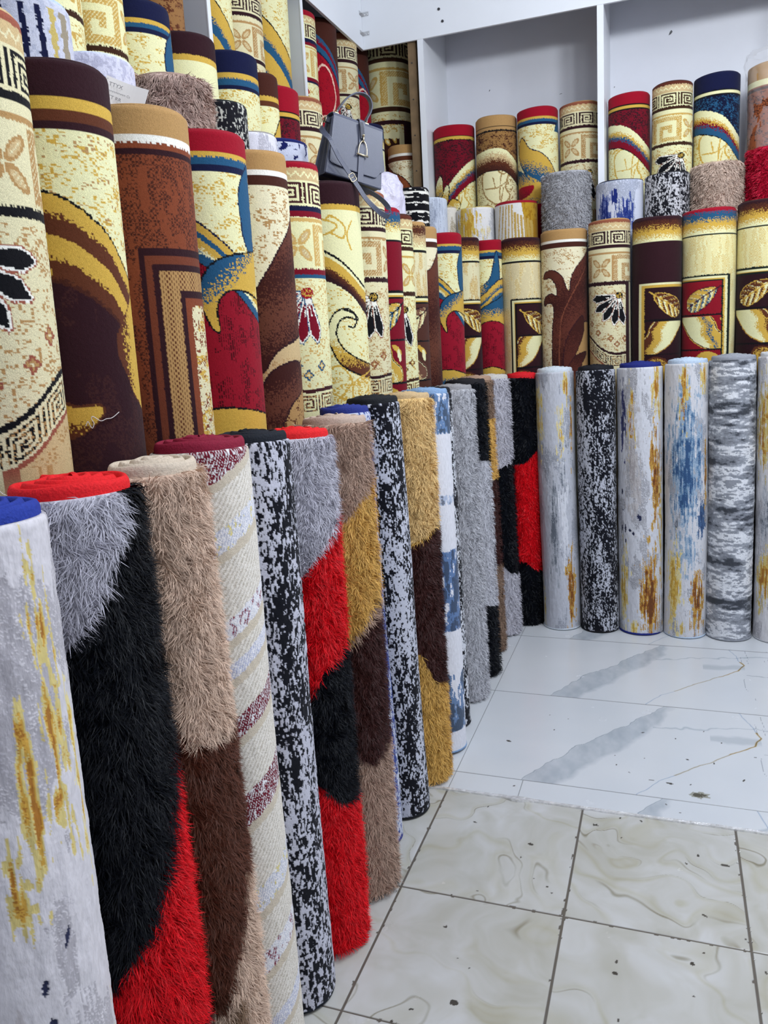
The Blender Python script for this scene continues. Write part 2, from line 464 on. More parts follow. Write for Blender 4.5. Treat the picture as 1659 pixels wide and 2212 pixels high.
# ---- design: red rim, cream band, blue and gold swoosh over a red field
def wave(base, rim=RED, lines=((.052, .066, GO), (.066, .086, BL), (.086, .100, NV)), var=0, cres=True):
    def f(p):
        p.fill(CR); p.band(-1, lines[0][0], rim)
        for a, b, c in lines: p.band(a, b, c)
        up = (p.v > .1); p.speck(up, GO, .4, .03, 2)
        if var == 0:
            p.gshape([(1.3, .06), (.93, .09), (.80, .15), (.80, .21), (.86, .28), (1.0, .36), (1.3, .36)], [BL, BL, GO], 0, NV, .005)
            ln_ = [(-1.5, .17), (-.75, .19), (-.2, .215), (.3, .265), (.75, .33), (1.3, .45)]
        else:
            p.gshape([(.62, .06), (.2, .20), (-.5, .255), (-1.2, .31), (-1.1, .42), (0, .40), (.6, .28), (.78, .18)], [GO, GO, BL, BL], 20, NV, .005)
            ln_ = [(-1.5, .33), (-.75, .315), (-.2, .29), (.3, .25), (.75, .22), (1.3, .2)]
        d, y = p.arcs(ln_, [(.022, GO), (.016, BL), (.045, [GO, GO, CR, BL]), (.016, BL)] if var == 0 else [(.05, [GO, GO, BL]), (.03, [GO, GO, BL]), (.03, BL)], NV)
        lo = d > y
        p.put(lo, base); p.put(lo & (d < y+.004), BK)
        n = fbm(p.u/.03, p.v/.04, p.seed+9, 3)
        p.put(lo & (n > .52) & ((p.iu % 2) == 0) & (p.h > .35), tuple(int(c*.5) for c in base))
        if cres:
            if var == 0:
                pts = [(1.3, .30), (.75, .305), (.25, .325), (-.05, .37), (-.10, .43), (.08, .49), (.2, .50), (.17, .45), (.3, .41), (.65, .395), (1.3, .42)]
            else:
                pts = [(1.2, .30), (.3, .34), (-.6, .38), (-1.2, .42), (-1.1, .50), (-.6, .46), (.2, .44), (1.2, .46)]
            p.gshape(pts, [BL, GO, GO, (222, 200, 120)] if var == 0 else [BL, BL, GO, GO], 52 if var == 0 else 90, BK, .005)
        p.gshape([(-.9, .73), (-.4, .712), (.2, .705), (.8, .722), (1.2, .76), (0, .85)], [GO, GO, BL], 90, BK)
    return f

# ---- design: arch of dithered rainbow bands over big cream leaves
def arch(rim, line, field, spk, stops, pts, ground=CR, vein=GO, corner=True, rimw=.062):
    def f(p):
        p.fill(field); p.band(-1, rimw, rim); p.band(rimw, rimw+.006, BK); p.band(rimw+.006, rimw+.022, line)
        p.band(rimw+.022, rimw+.03, BK)
        p.speck(p.v > rimw+.03, spk, .5, .012, 4); p.speck(p.v > rimw+.03, spk, .4, .03, 6)
        p.v = p.v; d, y = p.arcs(pts, [(.125, stops)], None, 0, 1.0)
        p.put((d > y) & (d < y+.005), BK)
        lo = d > y+.005
        p.put(lo, ground); p.speck(lo, vein, .6, .012, 8)
        for q in ([(-.7, .34), (-.2, .30), (.25, .34), (.55, .33), (.4, .42), (.6, .47), (.2, .52), (-.3, .50), (-.65, .44)],
                  [(.3, .56), (.9, .50), (1.3, .60), (.9, .70), (.4, .66)], [(-.9, .55), (-.4, .52), (-.1, .60), (-.3, .75), (-.8, .72)]):
            dd = p.sd(q); p.put(lo & (np.abs(dd) < .0045), vein); p.put(lo & (dd < -.0045), ground)
        for q in ([(-.6, .42), (0, .42), (.5, .38)], [(.1, .70), (.15, .52), (.3, .42)], [(-.1, .42), (-.2, .36)], [(.15, .42), (.1, .49)], [(.1, .6), (.6, .55)],
                  [(.8, .2), (.3, .30), (.1, .45)]):
            p.put(lo & (p.ln(q) < .003), vein)
        if corner:
            p.gshape([(-1, .40), (-.75, .29), (-.65, .36), (-.75, .47)], [CR, GO, BL], 90, BK)
            p.gshape([(-.8, .49), (-.55, .37), (-.35, .36), (-.4, .44), (-.6, .5)], [CR, GO, BL], 90, BK)
            p.gshape([(-.55, .51), (-.2, .44), (.2, .47), (-.1, .52)], [GO, CR], 90, BK)
            p.gshape([(-1.1, .44), (-.8, .48), (-.6, .56), (-1.1, .58)], [BL, BL, NV], 90)
    return f

def brownleaf(kind):
    def f(p):
        p.fill((228, 220, 186)); p.band(-1, .052, TA); p.band(.052, .068, WH); p.band(.068, .094, CH if kind != 'rust' else BR)
        p.speck(p.v > .1, TA, .45, .025, 2)
        DK = (62, 30, 26)
        if kind == 'bb1':
            p.gshape([(.25, .74), (.35, .62), (.8, .52), (1.3, .48), (1.3, .9), (.2, .9)], [TA, TA, (150, 112, 70)], 90)
            p.put((p.s > .15) & (p.v > .5) & (p.sd([(.3, .8), (.35, .55), (1.3, .3), (1.3, .8)]) < 0), TA)
            p.gshape([(1.3, .10), (.75, .17), (.35, .25), (.25, .33), (.1, .32), (-.1, .25), (-.5, .215), (-.82, .225), (-.86, .255), (-.6, .25), (-.35, .29), (-.3, .355), (-.55, .34), (-.82, .36),
                      (-.84, .40), (-.6, .385), (-.42, .43), (-.5, .53), (-.5, .8), (-.1, .8), (.1, .66), (.3, .56), (.8, .50), (1.3, .46)], [(92, 48, 38), DK, (92, 48, 38), DK], 60, PL)
            p.gshape([(-.05, .75), (.0, .64), (.3, .54), (.75, .47), (.8, .55), (.5, .66), (.15, .76)], [DK, (84, 42, 34)], 90, PL)
            p.gshape([(.15, .76), (.45, .69), (.9, .67), (.75, .72), (.5, .78)], [DK, (84, 42, 34)], 90, PL)
            p.stroke([(-.25, .75), (-.15, .5), (.3, .36), (.9, .2)], .006, (120, 68, 50))
        elif kind == 'b5':
            p.put(p.v > .56, TA); p.speck(p.v > .56, BR, .35, .02, 7)
            p.gshape([(1.2, .16), (.8, .24), (.45, .31), (0, .39), (-.5, .47), (-1.2, .54), (-1.2, .70), (-.3, .66), (.2, .60), (.7, .54), (1.2, .47)], [(96, 54, 42), DK, (100, 58, 44), DK], 70, PL)
            p.gshape([(-1.2, .58), (-.2, .64), (.5, .56), (1.2, .52), (1.2, .58), (.6, .62), (.1, .70), (-.6, .76), (-1.2, .8)], [TL, TA], 90, PL)
            p.gshape([(.9, .60), (.3, .62), (-.3, .70), (-1.2, .76), (-1.2, .92), (.2, .80), (.7, .72), (1.0, .66)], [DK, (100, 58, 44), DK], 70, PL)
        elif kind == 'b12':
            p.put(p.v > .45, TL)
            p.gshape([(1.2, .14), (.6, .20), (.1, .22), (-.3, .27), (.1, .31), (.3, .37), (.1, .43), (.2, .55), (-.1, .7), (-.2, .8), (1.3, .8)], [(96, 54, 42), DK, (100, 58, 44), DK], 60, PL)
        elif kind == 'rust':
            p.gshape([(-1.2, .14), (-.6, .17), (.0, .21), (.5, .29), (.9, .40), (1.2, .6), (-1.2, .6)], [RU, (150, 84, 44)], 60, BK)
    return f

# ---- single designs of the near left rugs
def d_B2(p):
    p.fill(PL); p.band(.068, .092, GO); p.band(.092, .112, BR); p.band(.112, .128, PL)
    m = (p.v > .128) & (p.v < .5); p.put(m, CR); p.speck(m, GO, .38, .022, 2); p.speck(m, TA, .15, .035, 3)
    d, y = p.arcs([(-1.5, .235), (-.6, .235), (0, .25), (.45, .285), (.75, .325), (1.0, .40), (1.3, .5)],
                  [(.022, GO), (.042, [GO, BR, BR]), (.012, BR), (.020, GO), (.052, [GO, GO, BR, BR]), (.02, [BR, CH])], BK, .005)
    lo = d > y; p.put(lo, PL)
    p.gshape([(-1.2, .38), (-.6, .395), (-.2, .385), (-.5, .42), (-1.2, .45)], [GO, BR], 90)
    n = fbm(p.u/.05, p.v/.08, 7, 3); p.put(lo & (n > .5) & (p.h > .5), (62, 34, 34))
    p.gshape([(1.15, .43), (.82, .49), (.70, .545), (.82, .60), (.92, .645), (1.1, .66)], [BR, GO, GO, (220, 190, 90)], 0, BR, .004)
    p.gshape([(-1.2, .62), (-.55, .635), (-.1, .655), (.28, .655), (.30, .675), (-.1, .71), (-.7, .72), (-1.2, .71)], [GO, GO, GO, BR], 90, (90, 50, 34), .005)
    p.gshape([(.25, .93), (.6, .86), (1.0, .845), (1.3, .86), (1.2, .95)], [GO, (220, 190, 90), BL], 90)

def d_B3(p):
    p.fill(RU); p.band(-1, .062, TA); p.band(.062, .078, WH); p.band(.078, .092, RU); p.band(.092, .104, PL)
    lo = p.v > .104; n = fbm(p.u/.02, p.v/.05, 3, 3)
    p.put(lo & (n > .44) & ((p.iu+p.iv) % 3 != 0) & (p.h > .45), CH)
    def fr(s0, v0, c): p.put((p.s > s0) & (p.v > v0), c)
    fr(-.05, .305, PL); fr(.03, .322, (112, 58, 40)); fr(.16, .340, PL); fr(.26, .355, TA)
    hb = (p.s > .26) & (p.v > .355); p.put(hb & ((p.iu+np.floor(p.iv/2)*2) % 4 == 0), BR)
    fr(.60, .400, PL); fr(.68, .416, RU); fr(.78, .435, CR2)
    cc = (p.s > .78) & (p.v > .435); p.speck(cc, GO, .8, .03, 4); p.speck(cc, RU, .5, .02, 9)

def d_B7(p):
    p.fill(CR); p.band(-1, .075, PL); p.band(.075, .095, GO)
    for q in ([(-.55, .155), (-.2, .125), (.1, .13), (.35, .15), (.1, .175), (-.2, .18), (-.5, .16)], [(.05, .13), (.2, .115), (.55, .15), (.5, .19), (.2, .175)],
              [(.75, .13), (.6, .18), (.7, .23)]):
        p.stroke(q, .007, GO)
    p.arcs([(-1.4, .215), (-.6, .22), (-.1, .235), (.4, .275), (.8, .33), (1.3, .42)], [(.012, CR), (.025, GO), (.05, [GO, BR, CH, PL]), (.03, PL)], BK, .009)
    low = p.sd([(-1.2, .40), (-.7, .335), (-.1, .335), (.5, .375), (.85, .43), (1.3, .55), (1.3, .9), (-1.2, .9)])
    p.put(low < 0, CR); m = low < 0; p.speck(m & (p.v > .36), GO, .25, .02, 3)
    p.gshape([(.75, .475), (.5, .44), (.15, .455), (-.05, .52), (.05, .58), (.35, .645), (.95, .69), (1.3, .66), (.8, .63), (.35, .585), (.15, .53), (.25, .48), (.5, .465)], [CR, CR, GO, BR], 90, BK, .006)
    p.stroke([(.5, .50), (.62, .505), (.72, .485), (.66, .455), (.4, .44)], .007, BK)
    p.stroke([(-1, .42), (-.6, .44), (-.5, .49), (-.8, .53)], .012, GO)
    for q in ([(-.9, .60), (-.4, .59), (-.1, .65), (-.2, .72), (-.6, .68), (-.9, .60)], [(-.2, .66), (.2, .64), (.5, .70), (.1, .76)], [(.5, .78), (.6, .70), (1, .66)], [(-1, .75), (-.3, .73), (.4, .77)]):
        p.stroke(q, .006, GO)
    p.speck(m & (p.v > .68), GO, .7, .015, 5)

# ---- shaggy colour blocks
SG = (190, 188, 198); SK = (9, 12, 19); SRD = (214, 14, 26); SBG = (212, 184, 162); SBR = (92, 54, 40); SGO = (208, 164, 86); SDB = (62, 33, 30); STP = (172, 144, 126)
SPG = (222, 188, 128)
def blocks(base, items):
    """items: (polygon in (s,v), colour)"""
    def f(p):
        p.fill(base)
        for q, c in items: p.c[p.sd(q, False) < 0] = c
    return f
L0, R0 = -3.5, 3.5

# ---- distressed two-tone
def distress(dark, light, dens=.5, su=.012, sv=.03, vert=True, bands=0, seed=0):
    def f(p):
        n = fbm(p.u/su*1.5, p.v/sv*1.4, p.seed+seed, 4); big = fbm(p.u/.05, p.v/.16, p.seed+33, 3)
        fine = vnoise(p.u/.0038, p.v/.0075, p.seed+8)
        t = n*.5+fine*.42+big*.42
        if bands: t = t+.1*np.sin(p.v*2*PI/bands+big*6)
        p.fill(dark); th = np.quantile(t, 1-dens); p.put(t > th, light)
        p.put((t > th) & (t < th+.03) & (p.h > .5), tuple(int(.5*(a+b)) for a, b in zip(dark, light)))
    return f

def abstract(base, items, patches=(196, 198, 204), pc=.35, dots=()):
    """pale silky rug with streaky coloured blots: (s, v, half width s, half height v, colours, coverage)"""
    def f(p):
        p.fill(base)
        n = fbm(p.u/.06, p.v/.16, p.seed, 4); st = vnoise(p.u/.004, p.v/.05, p.seed+2)
        p.pal(n > 1-pc-.1, (n-.5)*3, [base, patches, tuple(int(x*.88) for x in patches)], 1.2)
        m = (n+st*.12) > .62; p.put(m & (p.h > .2), tuple(int(x*.9) for x in patches))
        for i, (s0, v0, ws, hv, cols, cov) in enumerate(items):
            du = (p.u-p.X(s0))/(ws*p.R); dv = (p.v-v0)/hv
            st = vnoise(p.u/.0045, p.v/.07, p.seed+10+i); st2 = vnoise(p.u/.008, p.v/.02, p.seed+40+i)
            wob = fbm(p.u/.03, p.v/.05, p.seed+70+i, 3)
            q = 1-np.sqrt(du**2+dv**2)*.85+(st-.5)*1.0+(st2-.5)*.5+(wob-.5)*.8
            m = q > .94-cov; p.pal(m, np.clip((q-(1-cov))*1.4, 0, .999), cols, .8)
        for (s0, v0, ru, rv, ang) in dots:
            e = p.ell(s0, v0, ru*1.5, rv*1.2, ang); p.put(e < 1, (26, 32, 66))
    return f
GLD = [(206, 188, 120), (196, 152, 60), (160, 104, 30)]
GLD2 = [(220, 206, 150), (210, 178, 84), (190, 146, 52)]
BRG = [(190, 150, 70), (150, 92, 28), (104, 58, 22)]
BLS = [(150, 170, 190), (90, 124, 158), (44, 78, 120)]
GRS = [(190, 192, 198), (160, 164, 172), (104, 110, 120)]
NVS = [(60, 64, 110), (26, 30, 72)]

def d_greystreak(p):
    n = fbm(p.u/.06, p.v/.017, p.seed, 4); b = fbm(p.u/.30, p.v/.075, p.seed+5, 3); f = vnoise(p.u/.012, p.v/.006, p.seed+9)
    t = n*.55+b*.65+f*.10; t = (t-np.quantile(t, .02))/(np.quantile(t, .98)-np.quantile(t, .02))
    p.pal(p.v > -1, np.clip(t, 0, .999), [(56, 60, 68), (70, 74, 82), (120, 124, 132), (138, 142, 150), (156, 160, 168), (214, 216, 221), (222, 224, 228), (140, 144, 152)], .25)

def d_bluewhite(p):
    p.fill((214, 214, 220))
    for v0, v1, c in ((-.1, .16, (96, 126, 166)), (.40, .44, (170, 182, 204)), (.62, .95, (88, 116, 158)), (1.12, 1.36, (96, 122, 158))):
        m = (p.v > v0) & (p.v < v1); n = fbm(p.u/.02, p.v/.05, p.seed+3, 4); w_ = np.minimum(p.v-v0, v1-p.v)/.06
        p.put(m & (n+np.clip(w_, -.2, .18) > .52), c)
        p.put(m & (n+np.clip(w_, -.2, .12) > .62), tuple(int(x*.62) for x in c))

def d_bluestreak(p):
    distress((54, 72, 140), (196, 200, 214), .5, .02, .06)(p)

def d_A4(p):
    base = (206, 198, 182); p.fill(base)
    slope = -.058
    w_ = p.v-slope*p.u/.11*1.0
    rib = ((p.v*.8+p.u*1.1)/.0125) % 1
    p.pal(p.v > -1, rib, [(232, 226, 216), (226, 219, 207), (196, 187, 172)], .3)
    fl = fbm(p.u/.012, w_/.02, 3, 3)
    for c0, th, kind in ((.035, .045, 'r'), (.205, .026, 'y'), (.395, .022, 'p'), (.485, .016, 'w'), (.61, .024, 'r'), (.80, .036, 'r'), (1.02, .028, 'y'), (1.17, .026, 'p'), (1.33, .02, 'w')):
        d = np.abs(w_-c0); m = d < th*(1+.25*(fl-.5))
        tex = ((p.u*1.2+w_*.6)/.010) % 1
        plain_ = (d < th+.022) & (w_ > c0) & ~m
        p.put(plain_, (206, 194, 174)); p.put(m, (232, 230, 232))
        n = vnoise(p.u/.006, w_/.012, 9)
        if kind == 'r': p.put(m & (tex < .72) & (n > .16), (112, 26, 44))
        if kind == 'p': p.put(m & (tex < .5) & (n > .62), (130, 40, 60)); p.put(m & (tex > .8), (190, 192, 206))
        if kind == 'y': p.put(m & (n > .7), (222, 206, 130)); p.put(m & (tex < .35), (180, 184, 200))
        if kind == 'w': p.put(m & (tex < .4), (176, 180, 204))

# ------------------------------------------------------------------ the rolled rug builder
SEED = [100]
NOBJ = [0]
def roll(label, group, xb, yb, xt, yt, z1, R, pat, bind, z0=0.0, vis=.78, knot=.003, mat=None, pile=None, top=1, px=1.25, blade=None, turns=None,
         name='rolled_rug', tail=None, relief=0.0, rimshow=True):
    SEED[0] += 7; seed = SEED[0]; rnd = random.Random(seed); rs = np.random.RandomState(seed)
    H = z1-z0
    e = bpy.data.objects.new(name, None); COL.objects.link(e); e.empty_display_size = .1
    e.location = (xb, yb, z0); e.rotation_euler = (-math.atan2(yt-yb, H), math.atan2(xt-xb, H), 0)
    tag(e, label, 'rolled rug', group)
    H = H-(.012 if top == 2 else 0)
    H = H/math.cos(e.rotation_euler[0])/math.cos(e.rotation_euler[1])
    phi = math.atan2(-yt, -xt); dist = math.hypot(xt, yt)
    pitch = max(.0021, px*dist/FPX)
    Rb = R-(pile*.55 if pile else 0)
    if pile: pitch = max(.004, pitch)
    # angle grid, finer where the pattern can be seen
    fa = math.radians(112); n = int(2*fa*R/pitch)
    a = np.concatenate([np.linspace(-fa, fa, n), np.linspace(fa, 2*PI-fa, 16)[1:-1]])
    vf = np.arange(.010, min(vis, H-.012), pitch)
    rest = np.linspace(vf[-1], H-.010, max(2, int((H-.01-vf[-1])/.12)+2))[1:] if vf[-1] < H-.012 else np.array([])
    vv = np.concatenate([[0.0, .0012, .004], vf, rest, [H-.004, H-.0012, H]])
    rr = .009 if not pile else .014
    ins = np.zeros(len(vv)); ins[:3] = [rr*.9, rr*.42, rr*.12]; ins[-3:] = [rr*.12, rr*.45, rr]
    A, V = np.meshgrid(a, vv)
    aw = np.where(A > PI, A-2*PI, A)
    p1, p2 = rnd.random()*6, rnd.random()*6
    rad = Rb*(1+.010*np.sin(2*A+p1)+.005*np.sin(3*A+p2+V*3))+.0022*np.sin(V*5+p2)*np.sin(A+p1)
    seam = ((A+math.radians(118)) % (2*PI))/(2*PI)*.006-.003
    rad = rad+seam-ins[:, None]
    pnt = P(aw, V, R, seed, 0 if pile else knot)
    pat(pnt)
    c = lin(pnt.c)
    if relief:
        lum = c.mean(2); rad = rad+relief*(vnoise(aw*R/.012, V/.03, seed)-.5)+relief*.8*np.clip(lum-.3, -.3, .4)
    if not pile:
        rad = rad+(hsh(np.round(aw*R/.0045), np.round(V/.0045), seed)-.5)*.0005
    ang = A+phi; X = rad*np.cos(ang); Y = rad*np.sin(ang); Z = H-V
    nr, nc = A.shape
    verts = np.stack([X, Y, Z], -1).reshape(-1, 3); cols = c.reshape(-1, 3)
    i = np.arange(nr-1)[:, None]*nc; j = np.arange(nc); jn = (j+1) % nc
    faces = np.stack([i+j, i+nc+j, i+nc+jn, i+jn], -1).reshape(-1, 4)
    # caps: recessed rings made of the rolled inner layers
    bl = lin(bind)
    capv = []; capf = []
    base = len(verts); ring0 = 0; prev = np.arange(nc)
    levels = [(.93, -.003), (.86, -.010), (.12, -.012), (.06, -.06)]
    cv = [verts]; cc = [cols]; cf = [faces]; cur = prev
    for f_, dz in levels:
        rd = Rb*f_
        ring = np.stack([rd*np.cos(a+phi), rd*np.sin(a+phi), np.full(nc, H+dz)], 1)
        idx = base+np.arange(nc); cv.append(ring); cc.append(np.tile(bl, (nc, 1)))
        cf.append(np.stack([cur, cur[jn], idx[jn], idx], 1)); cur = idx; base += nc
    cv.append(np.array([[0, 0, H-.06]])); cc.append(bl[None])
    verts = np.concatenate(cv); cols = np.concatenate(cc); faces = np.concatenate(cf)
    mesh_obj('carpet', verts, faces, mat or (M_BASE if pile else M_CUT), e, True, cols)
    # bound edge: a hemmed spiral standing on the end of the roll
    Ro = Rb-(.002 if not pile else .0); tn = turns if turns else (5.2 if top == 2 else 1.15)
    pt = .0195 if top == 2 else .016
    rmin = .020; tn = min(tn, (Ro-rmin)/pt); seg = 56 if top == 2 else 40
    N = int(tn*seg); th = np.linspace(0, tn*2*PI, N); wdt = pt*.80
    a0 = phi+math.radians(rnd.uniform(100, 170))
    rad = Ro-wdt/2-pt*th/(2*PI)
    ctr = np.stack([rad*np.cos(a0-th), rad*np.sin(a0-th)], 1); nrm = np.stack([np.cos(a0-th), np.sin(a0-th)], 1)
    if tail:
        k = 14; tt = np.linspace(tail, 0, k, endpoint=False)
        tg = np.array([math.sin(a0), -math.cos(a0)])*-1
        ext = ctr[0]+np.outer(tt, tg)+np.outer((tt**2)*1.2, nrm[0])*0.6; ctr = np.concatenate([ext, ctr]); nrm = np.concatenate([np.tile(nrm[0], (k, 1)), nrm]); N += k
    hgt = .021 if top == 2 else .006
    pr = [(-.5, -.016), (-.5, .45*hgt), (-.42, .68*hgt), (-.24, .92*hgt), (0, hgt), (.24, .92*hgt), (.42, .68*hgt), (.5, .45*hgt), (.5, -.016)]
    wob = .0015*np.sin(np.arange(N)*.37+p1)
    rise = np.zeros(N)
    if top == 2: rise[-len(th):] = th/(2*PI)*.0026     # the inner turns stand a little proud of the outer ones
    vs_ = []
    for q, z in pr:
        vs_.append(np.column_stack([ctr+nrm*(q*wdt), np.full(N, H-.001+z)+(wob+rise)*(1 if z > 0 else 0)]))
    vs_ = np.stack(vs_, 1).reshape(-1, 3); m = len(pr)
    ii = np.arange(N-1)[:, None]*m; jj = np.arange(m-1)
    fs = np.stack([ii+jj, ii+jj+1, ii+m+jj+1, ii+m+jj], -1).reshape(-1, 4)
    mesh_obj('binding', vs_, fs, bind_mat(bind), e, True)
    if top == 2 and not pile:
        rim = []; nn = 48
        t_ = np.linspace(0, 2*PI, nn, endpoint=False); b = MB()
        b.tube([((Rb-.004)*math.cos(x), (Rb-.004)*math.sin(x), .006) for x in t_], .006, 6, True); b.build('binding', bind_mat(bind), e, smooth=True)
    if pile:
        nb, L, wd = blade
        PHI = math.radians(135)
        ba = rs.uniform(-PHI, PHI, nb); bv = rs.uniform(-.0, min(H-.004, vis+.1), nb); 
        pb = P(ba, bv, R, seed, 0); pat(pb); bc = lin(pb.c)
        clump = vnoise(ba*R/.018, bv/.025, seed+3)-.5; cl2 = vnoise(ba*R/.018+30, bv/.025, seed+4)-.5
        an = ba+phi; er = np.stack([np.cos(an), np.sin(an), 0*an], 1); et = np.stack([-np.sin(an), np.cos(an), 0*an], 1); ez = np.array([[0, 0, 1.0]])
        Ln = L*rs.uniform(.65, 1.15, nb)
        t1 = (rs.normal(0, .42, nb)+clump*1.9)[:, None]; dwn = (-.35+cl2*1.5+rs.normal(0, .3, nb))[:, None]
        root = er*(Rb-.003)+np.stack([0*an, 0*an, H-bv], 1)
        d1 = er*1.0+et*t1*.5+ez*dwn*.5; d1 /= np.linalg.norm(d1, axis=1)[:, None]
        d2 = er*.45+et*t1*1.1+ez*(dwn-.45); d2 /= np.linalg.norm(d2, axis=1)[:, None]
        Ls = Ln[:, None]; ratio = pile/L
        mid = root+d1*Ls*min(.5, .6*ratio+.1); tip = mid+d2*Ls*.6
        low = root[:, 2] < .03; tip[:, 2] = np.maximum(tip[:, 2], .002); mid[:, 2] = np.maximum(mid[:, 2], .002)
        wv = np.cross(d2, er+.3*et*rs.normal(0, 1, (nb, 1))); wv /= (np.linalg.norm(wv, axis=1)[:, None]+1e-9)
        hw = wd/2*rs.uniform(.7, 1.3, (nb, 1))
        V5 = np.stack([root-wv*hw, root+wv*hw, mid+wv*hw, mid-wv*hw, tip], 1).reshape(-1, 3)
        b5 = (np.arange(nb)*5)[:, None]
        F = np.concatenate([b5+np.array([[0, 1, 2]]), b5+np.array([[0, 2, 3]]), b5+np.array([[3, 2, 4]])])
        jit = rs.uniform(.72, 1.28, (nb, 1)); k5 = np.array([1, 1, 1.0, 1.0, 1.12])
        C5 = (bc*jit)[:, None, :]*k5[None, :, None]
        mesh_obj('pile', V5, F, M_PILE, e, True, np.clip(C5, 0, 1).reshape(-1, 3))['kind'] = 'stuff'
    NOBJ[0] += 1
    return e

# ================================================================== THE ROOM
M_FLOORG = plain('floor_far', (205, 205, 203), .25)
M_WALL = plain('painted_white_wall', (222, 224, 232), .55, bump=.15, bscale=25, var=.03, vscale=3)
M_BOARD = plain('white_laminate_board', (226, 229, 234), .35, var=.015, vscale=4)
M_EDGE = plain('grey_board_face', (186, 190, 196), .5, var=.03)
M_TIMBER = plain('raw_timber', (120, 98, 70), .8, bump=.5, bscale=40, var=.2, vscale=14)
M_STEEL = plain('bright_metal', (200, 200, 200), .25, metal=1, var=.05)
M_DARKM = plain('dark_screw', (60, 60, 62), .5, metal=.5, var=.05)

XL, YB = -2.25, 5.66
MB().box(XL-.1, XL, -2.6, YB, 0, CEIL).build('wall_left', M_WALL)['kind'] = 'structure'
MB().box(XL-.1, 3.4, YB, YB+.1, 0, CEIL).build('wall_back', M_WALL)['kind'] = 'structure'
MB().box(3.3, 3.4, -2.6, YB, 0, CEIL).build('wall_right', M_WALL)['kind'] = 'structure'
MB().box(XL-.1, 3.4, -2.7, -2.6, 0, CEIL).build('wall_front', M_WALL)['kind'] = 'structure'
MB().box(XL-.1, 3.4, -2.7, YB+.1, CEIL, CEIL+.1).build('ceiling', M_WALL)['kind'] = 'structure'

